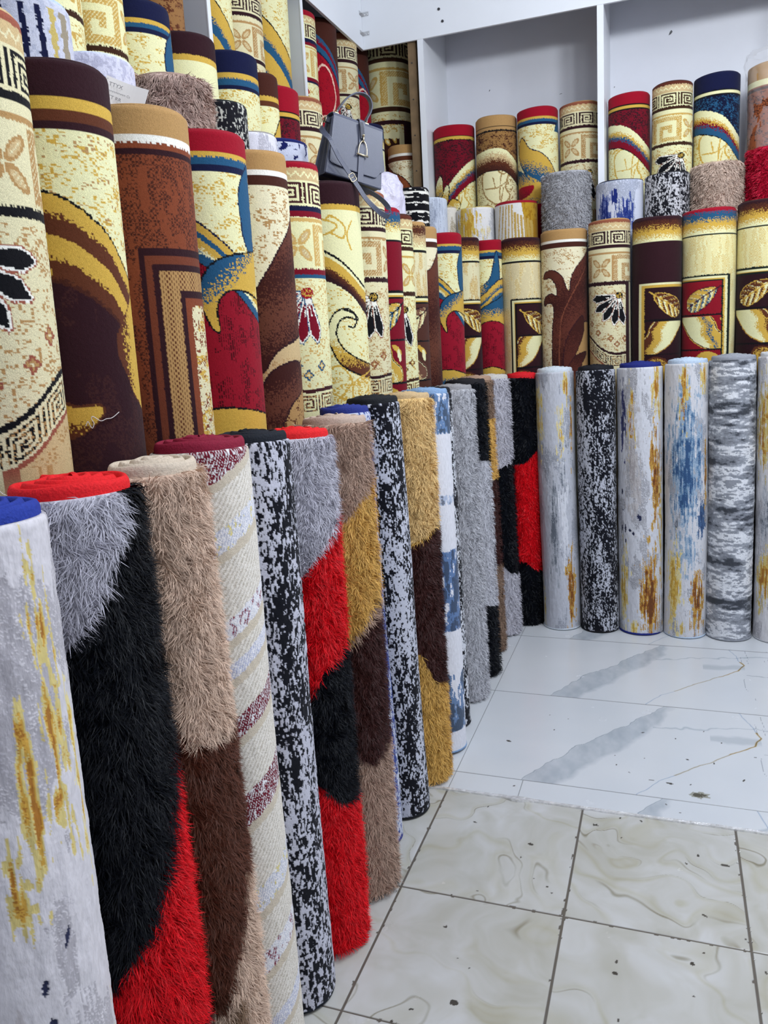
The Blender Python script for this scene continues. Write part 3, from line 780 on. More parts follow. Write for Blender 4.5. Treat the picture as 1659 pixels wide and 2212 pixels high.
# ---- floor: near cream swirl tiles, far white veined marble tiles, painted at yarn-fine scale on one grid
T = .492; GX = -.765; YS = 2.675
def floor_paint(x, y):
    c = np.zeros(x.shape+(3,)); near = y < YS
    ti = np.floor((x-GX)/T); tj = np.minimum(np.floor((y-2.108)/T), 0)
    # cream tiles with swirling veins
    ox = ti*3.7; oy = tj*5.1
    wx = fbm((x+ox)/.30, (y+oy)/.26, 5, 3)-.5; wy = fbm((x+ox)/.28, (y+oy)/.32, 25, 3)-.5
    q = fbm((x+ox)/.5+wx*1.6, (y+oy)/.36+wy*1.6+x*.6, 41, 3)
    q7 = q*5; r1 = np.abs(q7 % 1-.5); vein = np.clip(1-np.minimum(r1, .5)/.05, 0, 1)*np.clip(fbm((x+ox)/.16, (y+oy)/.16, 9, 2)*3.4-1.35, 0, 1)
    base = np.array((188, 187, 181.)); c1 = base+(fbm((x+ox)/.12+wx*3, (y+oy)/.15+wy*3, 13, 4)-.5)[..., None]*np.array((40, 44, 60.))
    pass
    soft = np.clip(1-np.abs((q7 % 1)-.66)/.2, 0, 1)*.45
    c1 = c1-soft[..., None]*np.array((18, 22, 40.))*fbm((x+ox)/.2, (y+oy)/.2, 77, 2)[..., None]*1.5
    c1 = c1-vein[..., None]*np.array((58, 62, 74.))
    # marble
    c2 = np.zeros_like(c1)+np.array((207, 210, 213.))+(fbm(x/.3, y/.25, 61, 3)-.5)[..., None]*np.array((10, 8, 6.))
    joints = [2.675, 2.812, 3.572, 4.315, 5.06]
    for k in range(4):
        y0, y1 = joints[k], joints[k+1]
        m = (y >= y0) & (y < y1)
        if not m.any(): continue
        yo = y1-.755 if k == 0 else y0
        X = x[m]; Y = (y[m]-yo)/.755; j = (fbm(X/.08, y[m]/.08, 90, 3)-.5)*.055
        def strip(pa, wa):   # grey band along a polyline x(Y)
            xc = np.interp(Y, [p_[0] for p_ in pa], [p_[1] for p_ in pa])+j; wv_ = np.interp(Y, [p_[0] for p_ in wa], [p_[1] for p_ in wa])
            return (X-xc), wv_
        cc = c2[m]
        dx, wv_ = strip([(0, -.44), (.35, -.28), (.7, -.10), (1, .02)], [(0, .07), (.4, .085), (.8, .06), (1, .02)])
        ins = np.clip((wv_-np.abs(dx))/np.where(dx > 0, .03, .006), 0, 1); cc -= ins[:, None]*np.array((30, 27, 24.))*(.35+1.1*fbm(X/.035+Y*2, Y/.10, 93, 3))[:, None]
        ed = np.clip(1-np.abs(dx+wv_)/.0035, 0, 1)*(wv_ > .015); cc -= ed[:, None]*np.array((66, 60, 56.))
        for pa, wd_, col in (([(-.05, -.12), (.15, -.02), (.45, .20), (.62, .33), (.72, .36), (1.0, .30)], .003, (70, 55, 34.)),):
            xc = np.interp(Y, [p_[0] for p_ in pa], [p_[1] for p_ in pa])+j*.5
            L_ = np.clip(1-np.abs(X-xc)/wd_, 0, 1); cc -= L_[:, None]*np.array(col)
            g = np.clip(1-np.abs(X-xc)/(wd_*2), 0, 1)*((Y > .22) & (Y < .78)); cc -= g[:, None]*np.array((20, 55, 120.))*(.6+.6*(Y > .5))[:, None]
        # side wisps
        t2 = Y-.72-(X-.0)*.35+j*2; g = np.clip(1-np.abs(t2)/.012, 0, 1)*(X > -.05)*(X < .62); cc -= g[:, None]*np.array((34, 30, 26.))
        g = np.clip(.05-np.abs(Y-.66-(X-.2)*.1+j), 0, .03)/.03*((X > .17) & (X < .36)); cc -= g[:, None]*np.array((22, 20, 18.))
        t3 = Y-.56-(X-.4)*.15-j*2; g = np.clip(1-np.abs(t3)/.008, 0, 1)*(X > .36); cc -= g[:, None]*np.array((40, 38, 34.))
        # hairline scratches
        sc = np.abs(((X*1.0+np.sin(Y*9+X*30)*.01)/.045+hsh(np.floor(Y*6), np.floor(X*8), 3)*3) % 1-.5)
        g = (sc < .022)*(X > .34)*(hsh(np.floor(Y*9+X*6), np.floor(X*25), 8) > .72); cc -= g[:, None]*np.array((60, 58, 54.))
        c2[m] = cc
    c = np.where(near[..., None], c1, c2)
    # spots and stains that lie on the tiles
    rs = np.random.RandomState(4)
    for _ in range(90):
        sx, sy2 = rs.uniform(-.7, .7), rs.uniform(1.4, 3.4); r = rs.choice([.0022, .003, .0035, .006], p=[.45, .3, .15, .1]); e_ = rs.uniform(1, 2.6); an = rs.uniform(0, 3.1)
        m = (np.abs(x-sx) < .03) & (np.abs(y-sy2) < .03)
        X = x[m]-sx; Y = y[m]-sy2; d = np.sqrt(((X*math.cos(an)+Y*math.sin(an))/(r*e_))**2+((-X*math.sin(an)+Y*math.cos(an))/r)**2)
        cc = c[m]; cc[d < 1] = (72, 68, 62); c[m] = cc
    for sx, sy2, a_, b_ in ((-.50, 1.72, .011, .008), (-.53, 1.575, .009, .008), (-.22, 2.585, .008, .005), (.07, 2.02, .007, .006), (-.12, 1.93, .007, .006), (.10, 2.50, .004, .008)):
        d = np.hypot((x-sx)/a_, (y-sy2)/b_)+(fbm(x/.006, y/.006, 3, 2)-.5); c[d < 1] = (66, 62, 56)
    d = np.hypot((x-.115)/.038, (y-2.865)/.018)+(fbm(x/.015, y/.015, 31, 2)-.5)*1.1; c[d < 1] = (150, 150, 138); c[d < .55] = (84, 80, 66)
    # grout
    chip = fbm(x/.02, y/.02, 7, 2)
    fx = np.abs(((x-GX+T/2) % T)-T/2); fy = np.where(y > 2.3, 1.0, np.abs(((y-2.108+T/2) % T)-T/2))
    ga = near & ((fx < .0032+.004*(chip > .74)) | (fy < .0032+.004*(chip > .74)))
    c[ga] = (98, 92, 84)
    gb = ~near & ((np.abs(x-GX) < .0016) | (np.abs(y-2.812) < .0018) | (np.abs(y-3.572) < .0018) | (np.abs(y-4.315) < .002))
    gb |= ~near & (y < 2.812) & (np.abs(x+.505) < .0015)
    c[gb] = (120, 122, 122)
    return c, ga | gb
def build_floor():
    xs = np.concatenate([np.linspace(XL, -1.05, 6)[:-1], np.arange(-1.05, .95, .0024), np.linspace(.95, 3.3, 12)])
    ys = [-2.6, -1, 0, .8]; y = 1.28
    while y < 4.75: ys.append(y); y += .0020+.0016*max(0, y-1.3)/1.2
    ys = np.array(ys+[5, YB])
    Xg, Yg = np.meshgrid(xs, ys); c, g = floor_paint(Xg, Yg)
    Z = np.where(g, -.0016, 0.0)
    nr, nc = Xg.shape; v = np.stack([Xg, Yg, Z], -1).reshape(-1, 3)
    i = np.arange(nr-1)[:, None]*nc; j = np.arange(nc-1); f = np.stack([i+j, i+j+1, i+nc+j+1, i+nc+j], -1).reshape(-1, 4)
    m, nt, b = mat_new('glazed_floor_tiles')
    a = nt.nodes.new('ShaderNodeAttribute'); a.attribute_name = 'Col'; nt.links.new(a.outputs['Color'], b.inputs['Base Color'])
    n = nt.nodes.new('ShaderNodeTexNoise'); n.inputs['Scale'].default_value = 9; n.inputs['Detail'].default_value = 6
    tc = nt.nodes.new('ShaderNodeTexCoord'); nt.links.new(tc.outputs['Object'], n.inputs['Vector'])
    mr = nt.nodes.new('ShaderNodeMapRange'); mr.inputs[3].default_value = .12; mr.inputs[4].default_value = .34
    nt.links.new(n.outputs['Fac'], mr.inputs[0]); nt.links.new(mr.outputs[0], b.inputs['Roughness'])
    b.inputs['Specular IOR Level'].default_value = .5
    mesh_obj('floor', v, f, m, None, False, lin(c).reshape(-1, 3))['kind'] = 'structure'
build_floor()

# metal threshold strip between the two kinds of tile, torn in one place
b = MB(); rs = random.Random(3); xs = [-1.1+.02*i for i in range(150)]
top_ = []; 
for i, x in enumerate(xs):
    bulge = .016*math.exp(-((x+.50)/.035)**2); y_ = YS+.0015*math.sin(x*9)+rs.uniform(-.0012, .0012)
    top_.append((x, y_-.007-bulge*.9, .0055+rs.uniform(0, .0015)+bulge*.3)); top_.append((x, y_+.005, .006+rs.uniform(0, .001)+bulge*.2))
fs = [(2*i, 2*i+2, 2*i+3, 2*i+1) for i in range(len(xs)-1)]
low = [(p_[0], p_[1], -.004) for p_ in top_]; n_ = len(top_)
fs += [(2*i, n_+2*i, n_+2*i+2, 2*i+2) for i in range(len(xs)-1)]+[(2*i+1, 2*i+3, n_+2*i+3, n_+2*i+1) for i in range(len(xs)-1)]
tag(mesh_obj('trim_1', top_+low, fs, plain('worn_threshold_metal', (236, 236, 236), .2, metal=.45, bump=.8, bscale=120, var=.2, vscale=60)), kind='structure')

# ---- rack: white cornice boards, dividers, raw timber batten
XC, YC, ZC = -1.79, 5.10, 3.455
o = MB().box(XC-.018, XC, -1.6, YC+.018, ZC, CEIL).build('cornice_board', M_BOARD, bevel=.0015)
tag(o, 'long white cornice board across the top of the left rack', 'cornice board', 'cornice boards over the racks')
cl = o
o = MB().box(XC, 3.2, YC, YC+.018, ZC, CEIL).build('cornice_board', M_BOARD, bevel=.0015)
tag(o, 'white cornice board across the top of the back rack, with dark screw heads', 'cornice board', 'cornice boards over the racks')
for x, z in ((-1.30, 3.60), (-1.33, 3.72), (-1.28, 3.53), (-.9, 3.70)):
    s_ = MB(); s_.tube([(x, YC-.004, z), (x, YC+.001, z)], .008, 10); s_.build('screw', M_DARKM, o)
for z in (3.545, 3.655):
    q = MB().box(XC-.002, XC+.045, YC-.003, YC, z-.012, z+.012).box(XC-.001, XC+.002, YC-.045, YC, z-.012, z+.012)
    q.tube([(XC+.018, YC-.006, z), (XC+.018, YC-.002, z)], .005, 8).tube([(XC+.034, YC-.006, z), (XC+.034, YC-.002, z)], .005, 8)
    q.build('angle_bracket', M_STEEL, o)
for y in (1.95, 3.20, 4.165):
    o = MB().box(XL, XC-.002, y-.012, y+.012, 0, ZC+.2).build('rack_divider', M_EDGE)
    b2 = MB().box(XC-.002, XC+.003, y-.014, y+.014, 0, ZC).build('edge_strip', M_BOARD, o)
    lab = {1.95: 'grey divider board of the left rack nearest the camera', 3.20: 'white edged divider board on the left rack above the plum topped cream rug',
           4.165: 'grey faced divider board left of the tall gold greek key rug'}[y]
    tag(o, lab, 'rack divider', 'divider boards of the racks')
for x, lab in ((-1.425, 'white divider board between the corner and the back rack bays'), (-.372, 'narrow white divider board between the two back rack bays'),
               (.80, 'white divider board at the right end of the back rack')):
    o = MB().box(x-.018, x+.018, YC+.002, YB, 0, ZC+.2).build('rack_divider', M_BOARD); tag(o, lab, 'rack divider', 'divider boards of the racks')
o = MB().box(-1.515, -1.462, YC+.03, YC+.10, 0, ZC+.2).build('timber_batten', M_TIMBER, bevel=.003)
tag(o, 'raw brown timber batten standing left of the white corner divider', 'batten')
for k in range(5):
    z = 2.5+.21*k; q = MB(); q.tube([(-1.49, YC+.026, z), (-1.49, YC+.031, z)], .004, 8); q.build('nail_head', M_DARKM, o)
# small torn marks on the back wall panels
for i, (x, z, w_, h_) in enumerate(((-.80, 3.105, .022, .018), (.0, 3.42, .022, .028), (-1.12, 3.26, .008, .012), (-.66, 3.17, .02, .004), (-.33, 3.16, .006, .01))):
    q = MB().prism([(x-w_/2, z-h_/2), (x+w_*.1, z-h_*.3), (x+w_/2, z+h_*.1), (x+w_*.2, z+h_/2), (x-w_*.2, z+h_*.15)], YB-.002, YB+.001)
    tag(q.build('trim_%d' % (i+2), plain('torn_tape_%d' % i, (90, 92, 96), .7, var=.2, vscale=200)), kind='structure')

# ================================================================== RUGS
GA = 'rugs standing in the front row along the left'
GR = 'rugs standing in the front row along the back'
GB = 'rugs in the second row along the left'
GBB = 'rugs in the second row along the back'
GC = 'rug ends showing behind the second row on the left'
GCB = 'rug ends showing behind the second row at the back'
GD = 'tall rugs in the left rack'
GE = 'rugs standing in the back rack bays'
def A_(label, y0, y1, R, pat, bind, z=1.45, xf=-.77, dx=-.05, **k):
    k.setdefault('vis', 1.5); k.setdefault('top', 2)
    return roll(label, GA, xf-R, y0, xf-R+dx, y1, z, R, pat, bind, **k)
def rail(s): return s
# --- front row, left
A_('pale silky rug with gold streaks and a blue spiral end, nearest on the left', .80, .84, .115,
   abstract((206, 202, 206), [(.70, .26, .22, .20, GLD, .60), (.30, .40, .2, .14, GLD, .55), (.05, .52, .2, .09, GLD, .5), (.93, .42, .12, .2, GLD2, .5), (.96, .95, .06, .3, GLD2, .35), (-.1, .78, .4, .10, [(196, 190, 192), (168, 158, 156)], .5)],
            (190, 186, 192), .4, dots=[(.18, 0.725, .006, .018, 10), (.08, 0.750, .005, .012, 20), (-.06, 0.770, .009, .008, 0), (-.22, 0.750, .005, .026, 0), (.50, 0.800, .006, .022, 5), (.42, 0.810, .0035, .024, 0),
                                       (.35, 0.820, .003, .022, 0), (.28, 0.830, .003, .02, 0), (.5, 0.600, .0025, .013, 20), (.68, 0.785, .0025, .010, 0), (.17, 0.655, .003, .010, 10)]),
   (38, 58, 148), mat=M_VISC, relief=.0035, knot=.0022)
A_('shaggy grey, black and red rug with a bright red spiral end', 1.04, 1.065, .117,
   blocks(SK, [([(L0, -.1), (.72, -.1), (.75, .05), (.45, .13), (.1, .19), (-.4, .25), (L0, .28)], SG),
               ([(R0, .38), (1.0, .50), (.85, .60), (.5, .71), (0, .79), (-.6, .85), (L0, .88), (L0, 1.02), (-.3, 1.02), (.3, 1.05), (.8, 1.00), (R0, 1.0)], SRD)]),
   (222, 30, 36), pile=.024, blade=(70000, .036, .0015), tail=.16)
A_('shaggy beige and brown rug with a cream spiral end', 1.26, 1.275, .101,
   blocks(SBG, [([(L0, .36), (-.1, .44), (.05, .52), (.9, .53), (R0, .5), (R0, .78), (.9, .84), (.55, .98), (.1, 1.08), (L0, 1.15)], SBR),
                ([(L0, 1.2), (-.2, 1.12), (.2, 1.1), (.5, 1.06), (.6, 1.3), (L0, 1.4)], (150, 122, 98))]),
   (206, 190, 170), pile=.022, blade=(62000, .030, .0013))
A_('cream ribbed flat woven rug with slanting burgundy and white bands and a burgundy spiral end', 1.45, 1.50, .106, d_A4, (132, 26, 52), z=1.462, xf=-.80, mat=M_FLAT, knot=.0022, relief=.0015)
A_('black and white distressed rug right of the banded cream rug', 1.65, 1.72, .098, xf=-.805, pat=distress((22, 23, 30), (196, 196, 208), .47, .014, .035), bind=(26, 30, 38), relief=.002, knot=.0025)
A_('shaggy rug of grey above red, black and red blocks, with a red spiral end', 1.86, 1.95, .112,
   blocks(SRD, [([(L0, -.1), (R0, -.1), (R0, .1), (1, .22), (.5, .30), (0, .36), (-.7, .40), (L0, .43)], SG),
                ([(R0, .5), (1, .55), (.4, .62), (-.1, .69), (-.7, .76), (L0, .8), (L0, .9), (-.7, .90), (0, .93), (.6, 1.0), (1, 1.02), (R0, 1.0)], SK),
                ([(L0, 1.13), (-.55, 1.12), (-.35, 1.16), (-.6, 1.20), (L0, 1.2)], SG)]),
   (222, 34, 38), z=1.43, xf=-.785, pile=.022, blade=(42000, .030, .0017))
A_('shaggy taupe, mustard and dark brown rug right of the red shaggy rug', 2.10, 2.20, .112,
   blocks(STP, [([(R0, .1), (1, .15), (.5, .24), (-.1, .31), (-.8, .36), (L0, .4), (L0, .75), (-.8, .72), (0, .64), (.6, .57), (1, .50), (R0, .45)], SGO),
                ([(R0, .50), (1, .55), (.6, .60), (0, .66), (-.8, .74), (L0, .8), (L0, .86), (-.5, .90), (.0, .98), (.5, 1.02), (1, .95), (R0, .9)], SDB)]),
   (190, 168, 152), z=1.44, pile=.022, blade=(38000, .030, .0018))
A_('thin blue and white streaked rug with a navy spiral end', 2.335, 2.38, .086, d_bluestreak, (40, 52, 128), xf=-.835, z=1.455)
A_('black and white distressed rug right of the navy topped rug', 2.53, 2.56, .096, distress((20, 21, 28), (192, 194, 206), .45, .013, .04), (28, 30, 34), xf=-.795, z=1.47)
A_('shaggy rug of pale gold, dark brown and gold blocks', 2.76, 2.89, .115,
   blocks(SGO, [([(L0, -.1), (R0, -.1), (R0, .4), (1, .46), (.3, .52), (-.7, .58), (L0, .6)], SPG),
                ([(R0, .42), (1, .46), (.8, .50), (.3, .53), (-.7, .59), (L0, .6), (L0, .9), (-.5, .93), (.2, .95), (.6, 1.06), (1, 1.09), (R0, 1.0)], SDB)]),
   (198, 170, 128), z=1.455, pile=.020, blade=(32000, .028, .0021))
A_('silky light blue and white banded rug right of the gold shaggy rug', 3.0, 3.12, .103, d_bluewhite, (130, 160, 196), mat=M_VISC, z=1.455)
A_('thin black and white rug between the light blue rug and the grey shaggy rug', 3.21, 3.29, .086, distress((20, 21, 28), (206, 208, 214), .5, .012, .03), (30, 30, 36), xf=-.80)
A_('plain grey shaggy rug in the front row', 3.49, 3.59, .11, blocks((178, 178, 183), []), (150, 148, 150), pile=.018, blade=(15000, .024, .0028), z=1.44)
A_('shaggy rug black above, grey in the middle and black below', 3.77, 3.86, .112,
   blocks(SK, [([(L0, .3), (R0, .42), (R0, 1.15), (.5, 1.08), (0, 1.0), (L0, .95)], (182, 182, 188))]), (34, 32, 36), pile=.016, blade=(11000, .024, .003), z=1.45)
A_('narrow shaggy rug beige above, gold and dark brown below', 4.08, 4.16, .095,
   blocks((128, 104, 86), [([(L0, .2), (R0, .2), (R0, .55), (L0, .55)], SGO), ([(L0, .55), (R0, .5), (R0, .95), (L0, 1.0)], SDB)]), (170, 140, 118), xf=-.80, pile=.014, blade=(9000, .024, .003), z=1.45)
A_('shaggy rug grey above, black in the middle and grey below', 4.36, 4.44, .112,
   blocks((184, 182, 190), [([(L0, .52), (0, .50), (1, .44), (R0, .4), (R0, 1.1), (.6, 1.08), (0, 1.0), (L0, .9)], SK)]), (200, 196, 190), z=1.44, xf=-.765, pile=.016, blade=(12000, .024, .003))
roll('shaggy black rug with a tall red block and a red spiral end in the corner', GA, -.768, 4.56, -.77, 4.57, 1.44, .100,
     blocks(SK, [([(L0, .5), (0, .48), (1, .36), (R0, .3), (R0, 1.12), (.6, 1.10), (0, 1.05), (L0, 1.0)], SRD)]), (214, 30, 40), vis=1.5, pile=.014, blade=(13000, .024, .003), top=2)
# --- front row, back
def R_(label, xb, xt, yb, R, z, pat, bind, **k):
    k.setdefault('vis', 1.5); k.setdefault('top', 2); k.setdefault('mat', M_VISC); k.setdefault('relief', .002); k.setdefault('knot', .003)
    return roll(label, GR, xb, yb, xt, yb+.02, z, R, pat, bind, **k)
R_('pale grey silky rug with gold blots, white spiral end, first after the corner', -.565, -.592, 4.535, .104, 1.462,
   abstract((190, 192, 200), [(-.85, .22, .35, .20, GLD2, .62), (.55, .07, .25, .10, GLD, .5), (.25, .36, .22, .18, GLD2, .55), (.8, .30, .15, .25, BRG, .3), (-.25, .85, .3, .28, GRS[1:], .6), (.3, .8, .3, .3, [(215, 216, 222)], .5),
                              (.55, 1.22, .3, .2, BRG, .66), (-.9, 1.3, .2, .2, GLD2, .4), (.3, .5, .5, .25, GRS, .4)], (170, 174, 184), .5), (206, 214, 222))
R_('black and white distressed rug standing along the back', -.354, -.373, 4.532, .103, 1.463, distress((24, 25, 32), (188, 190, 200), .36, .009, .035), (26, 26, 32), mat=M_CUT)
R_('white silky rug with gold and brown streaks and a navy spiral end', -.134, -.145, 4.549, .116, 1.468,
   abstract((206, 207, 213), [(-.75, .28, .18, .22, NVS, .5), (-.4, .28, .18, .2, GLD, .7), (.75, .12, .35, .12, GLD, .6), (.7, .56, .3, .28, BRG, .65), (-.3, .5, .4, .3, [(186, 182, 182), (164, 158, 158)], .55),
                              (-.75, 1.18, .3, .22, GLD2, .6), (.45, 1.25, .5, .26, BRG, .7), (-.3, 1.42, .25, .06, GLD2, .5), (.9, .85, .2, .4, GLD, .35)], (180, 180, 186), .35,
            dots=[(-.1, .79, .003, .012, 0), (-.04, .80, .003, .014, 0), (.03, .80, .003, .012, 0), (-.8, .86, .004, .014, 0), (-.65, .86, .003, .02, 0), (-.45, .87, .005, .006, 0), (-.3, .885, .005, .008, 0), (-.8, .66, .004, .014, 0), (-.65, .93, .003, .010, 0), (-.75, .76, .004, .006, 0)]), (34, 44, 120))
R_('white silky rug with a blue patch and gold streaks below, pale blue spiral end', .094, .090, 4.535, .108, 1.478,
   abstract((206, 206, 210), [(-.1, .22, .25, .22, GLD, .65), (.8, .06, .3, .1, GLD, .5), (.0, .55, .75, .36, BLS, .72), (.75, .78, .3, .12, [(60, 90, 130), (36, 62, 100)], .6), (.9, .60, .15, .25, BRG, .5), (-.45, .85, .5, .1, GRS, .4),
                              (.1, 1.0, .6, .14, BLS[:2], .5), (-.5, 1.18, .4, .24, GLD2, .68), (.6, 1.26, .4, .2, BRG, .62), (-.1, 1.43, .2, .06, GLD, .5)], (176, 178, 186), .45), (186, 204, 224))
R_('grey rug with broken horizontal charcoal and white streaks', .313, .309, 4.545, .115, 1.486, d_greystreak, (150, 154, 162))
R_('cream silky rug with gold at its left side, at the right edge', .552, .545, 4.556, .118, 1.494,
   abstract((214, 212, 214), [(-.7, .35, .5, .25, GLD, .6), (-.5, .8, .5, .25, GRS, .5), (-.6, 1.15, .4, .15, GLD, .6)], (196, 194, 198), .4), (214, 216, 220))

# --- second row, left
def B_(label, y, R, z, pat, bind, xf=-1.06, x=None, **k):
    xc = xf-R if x is None else x
    return roll(label, k.pop('group', GB), xc, y, xc, y, z, R, pat, bind, **k)
B_('cream greek key rug with black fan petals at the left edge', 1.185, .115, 2.245, greek(PG_BLK, -.125, -1), TL, px=1.3)
B_('dark plum rug with gold swooshes and a cream band', 1.42, .122, 2.215, d_B2, PL, vis=.9)
B_('rust brown rug with a tan top and a corner of herringbone frame', 1.71, .135, 2.2, d_B3, TA, vis=.9)
B_('cream and red rug with a large blue gold swoosh, beside the rust brown rug', 1.99, .135, 2.21, wave((142, 20, 38)), RED, vis=.9)
B_('cream rug with big dark brown leaves and a tan top', 2.255, .12, 2.212, brownleaf('b5'), TA)
B_('cream greek key rug with a burgundy top and burgundy and blue petals', 2.495, .12, 2.225, greek(PG_RED, -.03, 1, side='blue'), BU)
B_('cream rug with a black curl and gold flower outlines, under the handbag', 2.865, .14, 2.222, d_B7, PL)
B_('tan and cream greek key rug with a dark side bar below the handbag strap', 3.145, .112, 2.235, greek(PG_TAN, .10, 1, side='barl'), TA)
B_('narrow red rug with blue and cream striped top and leaf panels', 3.345, .092, 2.2,
   leafpanel([RED, BL, BL, GO, CR, CR], (120, 18, 36), BK, (120, 18, 36), (BK, GO, CR, BL), 1, 1.4, (.2, .44)), RED)
B_('narrow gold greek key rug with a dark brown top', 3.52, .096, 2.195, greek(PG_DK, .03, 1), CH)
B_('narrow brown striped top rug with cream speckled panel', 3.73, .10, 2.19,
   leafpanel([TA, CH, BR, TL, TL, CR], CR2, BK, (78, 46, 38), (PL, (110, 74, 60), TL, CR), 1, 1.4, (.3, .44), fieldn=TL), TA)
B_('narrow rug with a tan top and dark brown leaf stem, last before the corner', 3.93, .10, 2.19, brownleaf('b12'), TA)
B_('red rug with cream band and blue gold crescent, first of the corner group', 4.33, .115, 2.2, wave((146, 22, 42)), RED, x=-1.15)
B_('brown to gold striped top rug with dark leaf panel, between two red rugs', 4.58, .092, 2.2,
   leafpanel([PL, CH, BR, GO, GO, CR], CR2, BK, PL, (GO, BR, GO, CR), -1, .75, (.6, .44), fieldn=TL), CH, x=-1.085)
B_('red rug with a tall blue and gold leaf, second of the corner group', 4.715, .085, 2.19, wave((146, 22, 42), var=1), RED, x=-.975)
# second row, back
def BB(label, x, y, R, z, pat, bind, **k): return roll(label, GBB, x, y, x, y, z, R, pat, bind, **k)
BB('cream rug with brown striped top and dark framed leaf panel at its right side', -.798, 4.785, .116, 2.19,
   leafpanel([PL, CH, BR, GO, GO, CR], (214, 200, 158), BK, PL, (GO, BR, GO, CR), -1, .55, (.72, .46), fieldn=(226, 214, 170)), CH)
BB('cream rug with tan top and a tall curling dark brown leaf', -.558, 4.80, .128, 2.213, brownleaf('bb1'), TA)
BB('tan greek key rug with flower panel and black petal fan on the back row', -.309, 4.781, .112, 2.24, greek(PG_TAN, -.11, 1, side='bar'), TA)
BB('dark plum rug with striped top and gold framed leaf panel', -.064, 4.799, .128, 2.229,
   leafpanel([PL, CH, BR, GO, GO, CR], PL, PL, (44, 22, 28), (GO, BR, GO, CR), -1, .78, (.5, .45)), PL)
BB('cream rug with red rim, blue and gold stripes and a red leaf panel', .197, 4.805, .134, 2.243,
   leafpanel([RED, BL, BL, GO, GO, CR], (226, 216, 160), (24, 34, 30), (134, 22, 36), ((70, 24, 40), GO, BL, CR), 1, .80, (-.25, .45), fieldn=CR), RED)
BB('cream rug with brown and gold stripes and a dark leaf panel at the right edge', .467, 4.804, .133, 2.262,
   leafpanel([PL, CH, BR, GO, GO, CR], (226, 216, 160), (24, 34, 30), (44, 22, 28), (GO, BR, GO, CR), 1, 1.4, (-.3, .45), fieldn=CR), CH)

# --- third row: ends showing above
def C_(label, x, y, R, z, pat, bind, group=GC, **k):
    k.setdefault('vis', .4); k.setdefault('z0', 0.0)
    return roll(label, group, x, y, x, y, z, R, pat, bind, **k)
def stripes(p):
    p.fill((196, 198, 212)); n = vnoise(p.u/.01, p.v/.01, 4); p.put(n > .7, (176, 180, 198))
    for s0, c in ((-.75, NV), (-.3, NV), (.1, NV), (.42, NV), (.66, (190, 170, 100)), (.86, (150, 140, 120)), (-1.2, NV), (1.2, NV)):
        p.put((np.abs(p.s-s0-(p.v-.06)*.25+(n-.5)*.06) < .055) & (p.v > .02), c)
C_('white rug end with vertical navy and gold stripes, top left', -1.42, 1.64, .115, 2.455, stripes, (180, 196, 220), vis=.3)
tagroll = C_('pale lilac grey rug end with a white paper label hanging from it', -1.425, 1.88, .122, 2.40,
   lambda p: (p.fill((206, 206, 222)), p.put(fbm(p.u/.008, p.v/.01, 3, 3) > .55, (180, 180, 200)))[0], (208, 214, 230), vis=.3)
C_('shaggy mushroom brown rug end right of the labelled rug', -1.435, 2.26, .135, 2.455, blocks((190, 164, 152), []), (170, 144, 130), vis=.35, pile=.024, blade=(22000, .034, .0022))
C_('black rug end with white and gold flecks', -1.39, 2.49, .093, 2.44, distress((26, 26, 32), (190, 190, 180), .4, .016, .02), (30, 34, 34))
C_('white rug end between the fleck rug and the navy dotted rug', -1.41, 2.70, .112, 2.39, abstract((220, 218, 226), [], (200, 198, 208), .3), (150, 146, 140))
C_('white rug end with navy dots along its rim', -1.43, 2.97, .132, 2.42,
   lambda p: (p.fill((214, 218, 236)), p.put(fbm(p.u/.012, p.v/.012, 3, 2) > .68, (28, 36, 96)), p.band(-1, .01, (28, 36, 96)))[0], (30, 38, 100))
C_('black rug end with broken white horizontal lines', -1.335, 4.45, .10, 2.47,
   lambda p: (p.fill(BK), p.put(fbm(p.u/.03, p.v/.010, 3, 3)+.25*(np.abs((p.v/.05) % 1-.5) < .12) > .72, WH))[0], (34, 26, 30))
C_('pale blue grey marbled rug end in the corner', -1.33, 4.83, .10, 2.47, abstract((204, 212, 226), [(0, .1, 1.2, .3, [(180, 188, 204), (150, 158, 176)], .22)], (188, 196, 212), .4), (206, 216, 230))
C_('narrow cream rug end behind the corner rugs', -1.272, 5.0, .060, 2.44, abstract((222, 216, 204), [], (196, 184, 160), .3), (176, 156, 124))
C_('white rug end with gold flecks at its left', -1.106, 5.038, .117, 2.42, abstract((226, 224, 222), [(-.45, .10, .6, .18, GLD2[1:], .62), (.4, .15, .4, .1, GLD2, .35)], (212, 212, 216), .3), (206, 188, 120), GCB)
def feather(p):
    p.fill((222, 221, 218)); p.put(p.s > .35+(p.v-.1)*1.2, (184, 144, 44))
    p.put((p.s > .35+(p.v-.1)*1.2) & (fbm(p.u/.01, p.v/.02, 5, 3) > .55), (160, 116, 30))
    w_ = p.s+((p.v-.02)/.3)**1.5*-.0
    for k in range(11):
        c0 = -.85+k*.16; cx = c0+(.22-p.v)*(.55-.12*k)*1.2
        p.put((np.abs(p.s-cx) < .022+.004*k) & (p.v > .02+.009*k*(k > 4)), (190, 158, 84))
    p.put((p.s > .75) & (p.v > .1), (168, 122, 30)); p.band(-1, .012, RED)
C_('white rug end with gold feather lines and a red rim', -.861, 5.05, .128, 2.43, feather, (150, 30, 40), GCB)
C_('thick grey shaggy rug end below the back rack divider', -.567, 5.05, .142, 2.56, blocks((168, 168, 172), []), (170, 170, 176), GCB, pile=.018, blade=(13000, .022, .003), vis=.45)
